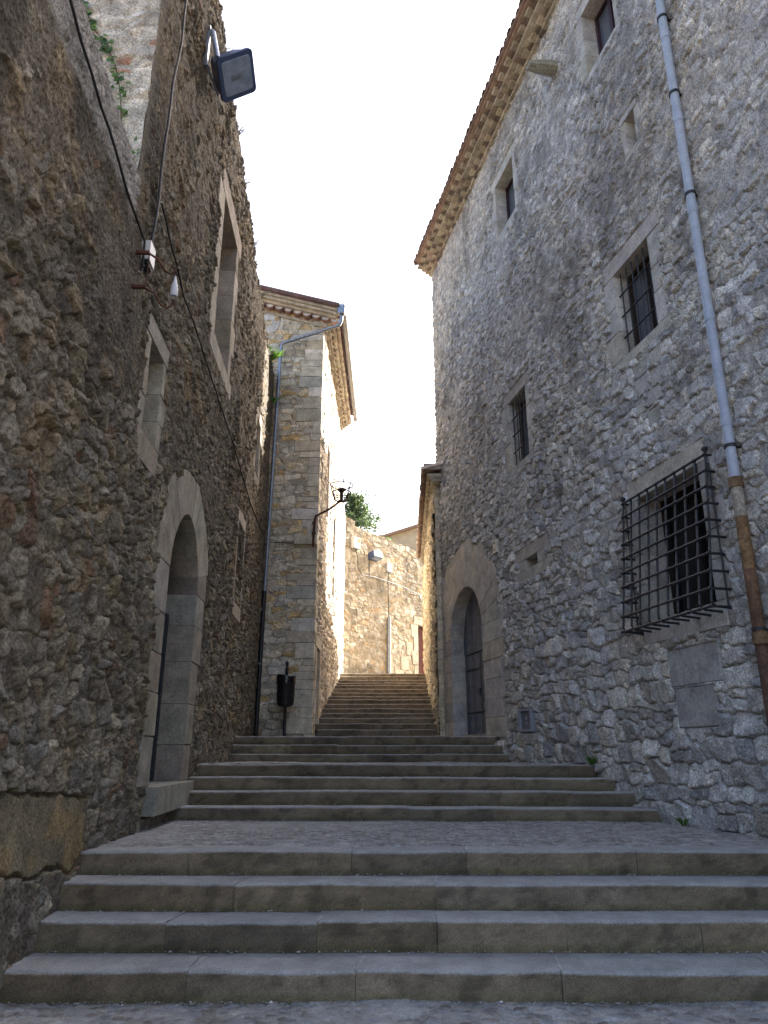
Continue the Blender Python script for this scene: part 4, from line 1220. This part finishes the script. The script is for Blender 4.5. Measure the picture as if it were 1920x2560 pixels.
# big floodlight on the tall left wall
fd = thing("floodlight", "large blue grey floodlight with a glass front bracketed high on the tall left wall", "floodlight", LW.p(8.4, 10.3, .2))
from mathutils import Matrix
ctr = Vector((-2.33, 8.55, 10.10))
toc = (-ctr).normalized()
rgt0 = (Vector((1, 0, 0)) - toc * toc.x).normalized(); up0 = toc.cross(rgt0).normalized()
fwd = (toc * .80 + rgt0 * .58 - up0 * .30).normalized()   # where the glass looks: out over the stairs and down
rgt = rgt0 * math.cos(R(3)) + up0 * math.sin(R(3)); rgt = (rgt - fwd * rgt.dot(fwd)).normalized()
upv = fwd.cross(rgt).normalized()
def L3(a, b, c): return tuple(ctr + (rgt * a + upv * b + fwd * c) * 1.0)
def rrect(wd, ht, rad, c, n=5, taper=0):
    pts = []
    for (sx, sy, a0) in ((1, 1, 0), (-1, 1, 90), (-1, -1, 180), (1, -1, 270)):
        for i in range(n):
            t = R(a0 + 90 * i / (n - 1))
            x_ = sx * (wd / 2 - rad) + rad * math.cos(t); y_ = sy * (ht / 2 - rad) + rad * math.sin(t)
            pts.append(L3(x_ * (1 - taper * (y_ / ht)), y_, c))
    return pts
def loft(mb, loops, col=(.1, .1, .1), capA=True, capB=True):
    n = len(loops[0]); vs = [p for l in loops for p in l]; fs = []
    for j in range(len(loops) - 1):
        for i in range(n): fs.append([j * n + i, j * n + (i + 1) % n, (j + 1) * n + (i + 1) % n, (j + 1) * n + i])
    if capA: fs.append(list(range(n))[::-1])
    if capB: fs.append([(len(loops) - 1) * n + i for i in range(n)])
    mb.add(vs, fs, col)
mb = MB()
loft(mb, [rrect(.40, .36, .06, -.29), rrect(.52, .48, .08, -.25), rrect(.60, .58, .08, -.05), rrect(.66, .64, .07, .0), rrect(.66, .64, .07, .05), rrect(.60, .58, .06, .055)], capB=True)
mb.build("housing", M['lampbody'], fd, smooth=35)
mb = MB(); loft(mb, [rrect(.54, .50, .05, .054), rrect(.53, .49, .05, .063)]); gl_ = mb.build("glass", M['lens'], fd, smooth=35)
mb = MB(); loft(mb, [rrect(.26, .10, .03, .064), rrect(.24, .08, .02, .068)]); mb.build("reflector", M['galv'], fd, smooth=35)
mb = MB()
wpt = Vector(LW.p(8.35, 10.62, .0)); 
mb.tube([LW.p(8.3, 10.72, 0), LW.p(8.32, 10.7, .1), L3(-.22, .26, -.10)], .045, 8, (.6, .6, .6))
mb.build("arm", M['galv'], fd, smooth=50)
wb = WB(LW); wb.wbox(8.26, 8.34, 9.95, 10.78, .0, .07, (.5, .5, .5)); wb.tube([LW.p(8.3, 10.0, .06), L3(-.3, -.25, -.12)], .02, 8); wb.build("bracket", M['galv'], fd)

# junction box, rusty bracket and socket, cables
jb = thing("junction_box", "white plastic box beside the rusty bracket on the left wall", "junction box", LW.p(6.7, 5.2, .05))
wb = WB(LW); wb.wbox(6.58, 6.78, 5.12, 5.36, .02, .13); wb.build("casing", M['white'], jb)
wb = WB(LW); wb.wbox(6.60, 6.76, 5.08, 5.12, .035, .115, (.02, .02, .02)); wb.tube([LW.p(6.63, 5.09, .08), LW.p(6.6, 4.95, .05), LW.p(6.5, 4.9, .04)], .012, 6); wb.build("gland_plate", M['black'], jb)
br = thing("lamp_bracket", "rusty iron hook bracket with two scrolled arms on the left wall above the doorway", "bracket", LW.p(6.6, 5, .05))
wb = WB(LW); RC = (.10, .045, .03)
for z0 in (5.05, 4.62):
    wb.wbox(6.38, 6.42, z0 - .012, z0 + .02, -.02, .19, RC)
    pts = [(6.40, z0, .18), (6.46, z0 + .01, .21), (6.50, z0 + .0, .26), (6.51, z0 - .06, .29), (6.53, z0 - .12, .33), (6.57, z0 - .13, .38), (6.60, z0 - .08, .42), (6.60, z0 - .02, .43)]
    wb.tube([LW.p(*p) for p in pts], .012, 8, RC)
wb.tube([LW.p(6.40, 5.05, .19), LW.p(6.40, 4.62, .19)], .006, 6, RC)
wb.build("scroll_arms", M['rust'], br, smooth=50)
skx = 6.60
wb = WB(LW); base = Vector(LW.p(skx, 4.66, .43))
wb.lathe(base, [(.0, .02), (.034, .0), (.042, -.005), (.042, .10), (.036, .11), (.036, .145), (.022, .17), (.008, .25), (0, .26)], 14)
wb.build("lamp_socket", M['white'], br, smooth=45)

def cable(pts, r, label, h=.03, mat='cable', extra=None):
    wb = WB(LW); out = []
    P = [Vector((a, b, 0)) for a, b in pts]
    for i in range(len(P) - 1):
        n = max(2, int((P[i + 1] - P[i]).length / .25))
        for k in range(n):
            t = k / n; q = P[i].lerp(P[i + 1], t)
            out.append(LW.p(q.x, q.y - .02 * math.sin(math.pi * t) * min(1, (P[i + 1] - P[i]).length), h + .006 * math.sin(q.x * 9 + q.y * 4)))
    out.append(LW.p(P[-1].x, P[-1].y, h))
    if extra: out += extra
    wb.tube(out, r, 6)
    t = wb.build("wall_cable", M[mat])
    return tag(t, label, "cable")
cable([(3.6, 5.75), (4.14, 5.67), (4.69, 5.53), (5.23, 5.47), (5.80, 5.35), (6.24, 5.29), (6.52, 5.30), (6.55, 4.98)], .013, "black cable running along the top of the near left wall to the white box", h=.085)
cable([(6.88, 11.6), (6.87, 9.42), (6.86, 8.62), (6.75, 7.82), (6.71, 6.84), (6.74, 6.07), (6.69, 5.56), (6.66, 5.34)], .014, "dark cable climbing the corner of the tall left wall straight above the white box", h=.105)
cable([(6.74, 6.07), (6.95, 6.19), (7.42, 6.05), (7.76, 6.01), (8.29, 5.85), (8.96, 5.88), (10.63, 5.79), (12.65, 5.73), (15.74, 5.43), (18.80, 5.50)], .012, "thin black cable sloping along the tall left wall to the corner house", h=.075,
      extra=[(-3.2, 19.12, 5.53), (-2.5, 19.12, 5.50)])

# ivy and small plants
IV = [(.07, .16, .03), (.10, .20, .04), (.05, .11, .025), (.13, .24, .05)]
def ivy(label, pts, n, size, seed, loc):
    rs = np.random.RandomState(seed); t = thing("ivy_strand", label, "ivy", loc)
    mb = MB(); mb.tube(pts, .006, 5); mb.build("stem", M['bark'], t)
    V = []; F = []; C = []
    P = [Vector(p) for p in pts]
    for k in range(n):
        u = rs.rand() * (len(P) - 1); i = int(u); p = P[i].lerp(P[min(i + 1, len(P) - 1)], u - i)
        p = p + Vector((rs.normal(0, .045), -abs(rs.normal(.02, .02)), rs.normal(0, .03)))
        a = rs.uniform(0, 6.28); s = size * rs.uniform(.6, 1.2)
        up = Vector((math.cos(a) * .6, -.3, -1 + .4 * rs.rand())).normalized(); rt = up.cross(Vector((rs.normal(0, .3), -1, rs.normal(0, .3)))).normalized(); nn = rt.cross(up)
        b = len(V)
        V += [p, p + rt * s * .6 + up * s * .25 - nn * s * .1, p + rt * s * .35 + up * s * .7, p + up * s * 1.15 - nn * s * .15, p - rt * s * .35 + up * s * .7, p - rt * s * .6 + up * s * .25 - nn * s * .1]
        F.append([b, b + 1, b + 2, b + 3, b + 4, b + 5]); C += [tuple(np.array(IV[rs.randint(4)]) * rs.uniform(.7, 1.3))] * 6
    mesh_obj("leaves", [tuple(v) for v in V], F, M['leaf'], t, cols=np.array(C, np.float32))
    return t
Yv = SEAM - .08
ivy("long green ivy strand hanging down the pale end face above the near left wall", [(x_, Yv, z_) for x_, z_ in ((-3.75, 8.7), (-3.62, 8.44), (-3.50, 8.28), (-3.35, 7.96), (-3.19, 7.74), (-3.06, 7.43), (-2.99, 7.18), (-2.94, 6.93), (-2.89, 6.59))], 115, .06, 1, (-3.2, Yv, 7.5))
ivy("short loose ivy sprig low on the pale end face beside the wall corner", [(x_, Yv, z_) for x_, z_ in ((-3.1, 6.75), (-3.02, 6.6), (-2.94, 6.45), (-2.88, 6.26), (-2.72, 6.14))], 70, .06, 2, (-2.9, Yv, 6.4))

def tuft(name, label, loc, hgt, n, seed, pal=IV, lean=(0, 0), width=.012):
    rs = np.random.RandomState(seed); V = []; F = []; C = []
    for k in range(n):
        a = rs.uniform(0, 6.28); l = hgt * rs.uniform(.5, 1.1); sp = rs.uniform(.1, .7)
        d = Vector((math.cos(a) * sp + lean[0], math.sin(a) * sp + lean[1], 1)).normalized()
        p0 = Vector(loc) + Vector((math.cos(a), math.sin(a), 0)) * rs.uniform(0, hgt * .2); sd_ = d.cross(Vector((math.sin(a), -math.cos(a), .3))).normalized() * width
        p1 = p0 + d * l * .55; p2 = p0 + d * l + Vector((math.cos(a), math.sin(a), -.4)) * l * .25
        b = len(V); V += [p0 - sd_ * .4, p0 + sd_ * .4, p1 + sd_, p2, p1 - sd_]; F.append([b, b + 1, b + 2, b + 3, b + 4])
        C += [tuple(np.array(pal[rs.randint(len(pal))]) * rs.uniform(.7, 1.4))] * 5
    o = mesh_obj(name, [tuple(v) for v in V], F, M['leaf'], None, cols=np.array(C, np.float32))
    return tag(o, label, "plant")
tuft("wall_plant", "bright green tuft on top of the sunlit wall beside the zinc downpipe", (-3.22, 18.0, 10.6), 0.5, 60, 5, [(.16, .30, .05), (.22, .38, .07)], lean=(.3, 0), width=.03)
tuft("wall_plant", "small dark green plant below the bright tuft against the corner house", (-3.25, 18.7, 9.6), .35, 40, 6, lean=(.5, 0), width=.02)
tuft("weed", "small green weed at the foot of the right wall on the wide step", RW.p(11.9, -.16, .06), .16, 60, 7, width=.01)
tuft("weed", "tiny weed at the right wall foot where the cobbled landing ends", RW.p(9.75, -.83, .06), .12, 25, 8, width=.008)
tuft("weed", "tiny green weed beside the door sill block of the left doorway", LW.p(10.2, -.68, .1), .10, 20, 9, width=.008)
DRY = [(.10, .085, .05), (.08, .09, .04), (.12, .10, .06)]
for k, (s, dz) in enumerate(((9.6, 0), (11.2, .0), (12.3, 0), (14.0, 0), (15.6, 0))):
    z = 12.12 - .172 * (s - 8.8) - .08
    tuft("dry_weed", ["dry weed on the ragged top of the left wall just past the floodlight", "taller wispy weed on the ragged wall top above the tall window", "thin weed on the ragged wall top next beyond the tall window", "sparse weed on the ragged wall top midway to the corner house", "last dry weed on the ragged wall top before the corner house"][k],
         LW.p(s, z, -.06), .45, 22, 20 + k, DRY, lean=(.35, 0), width=.009)
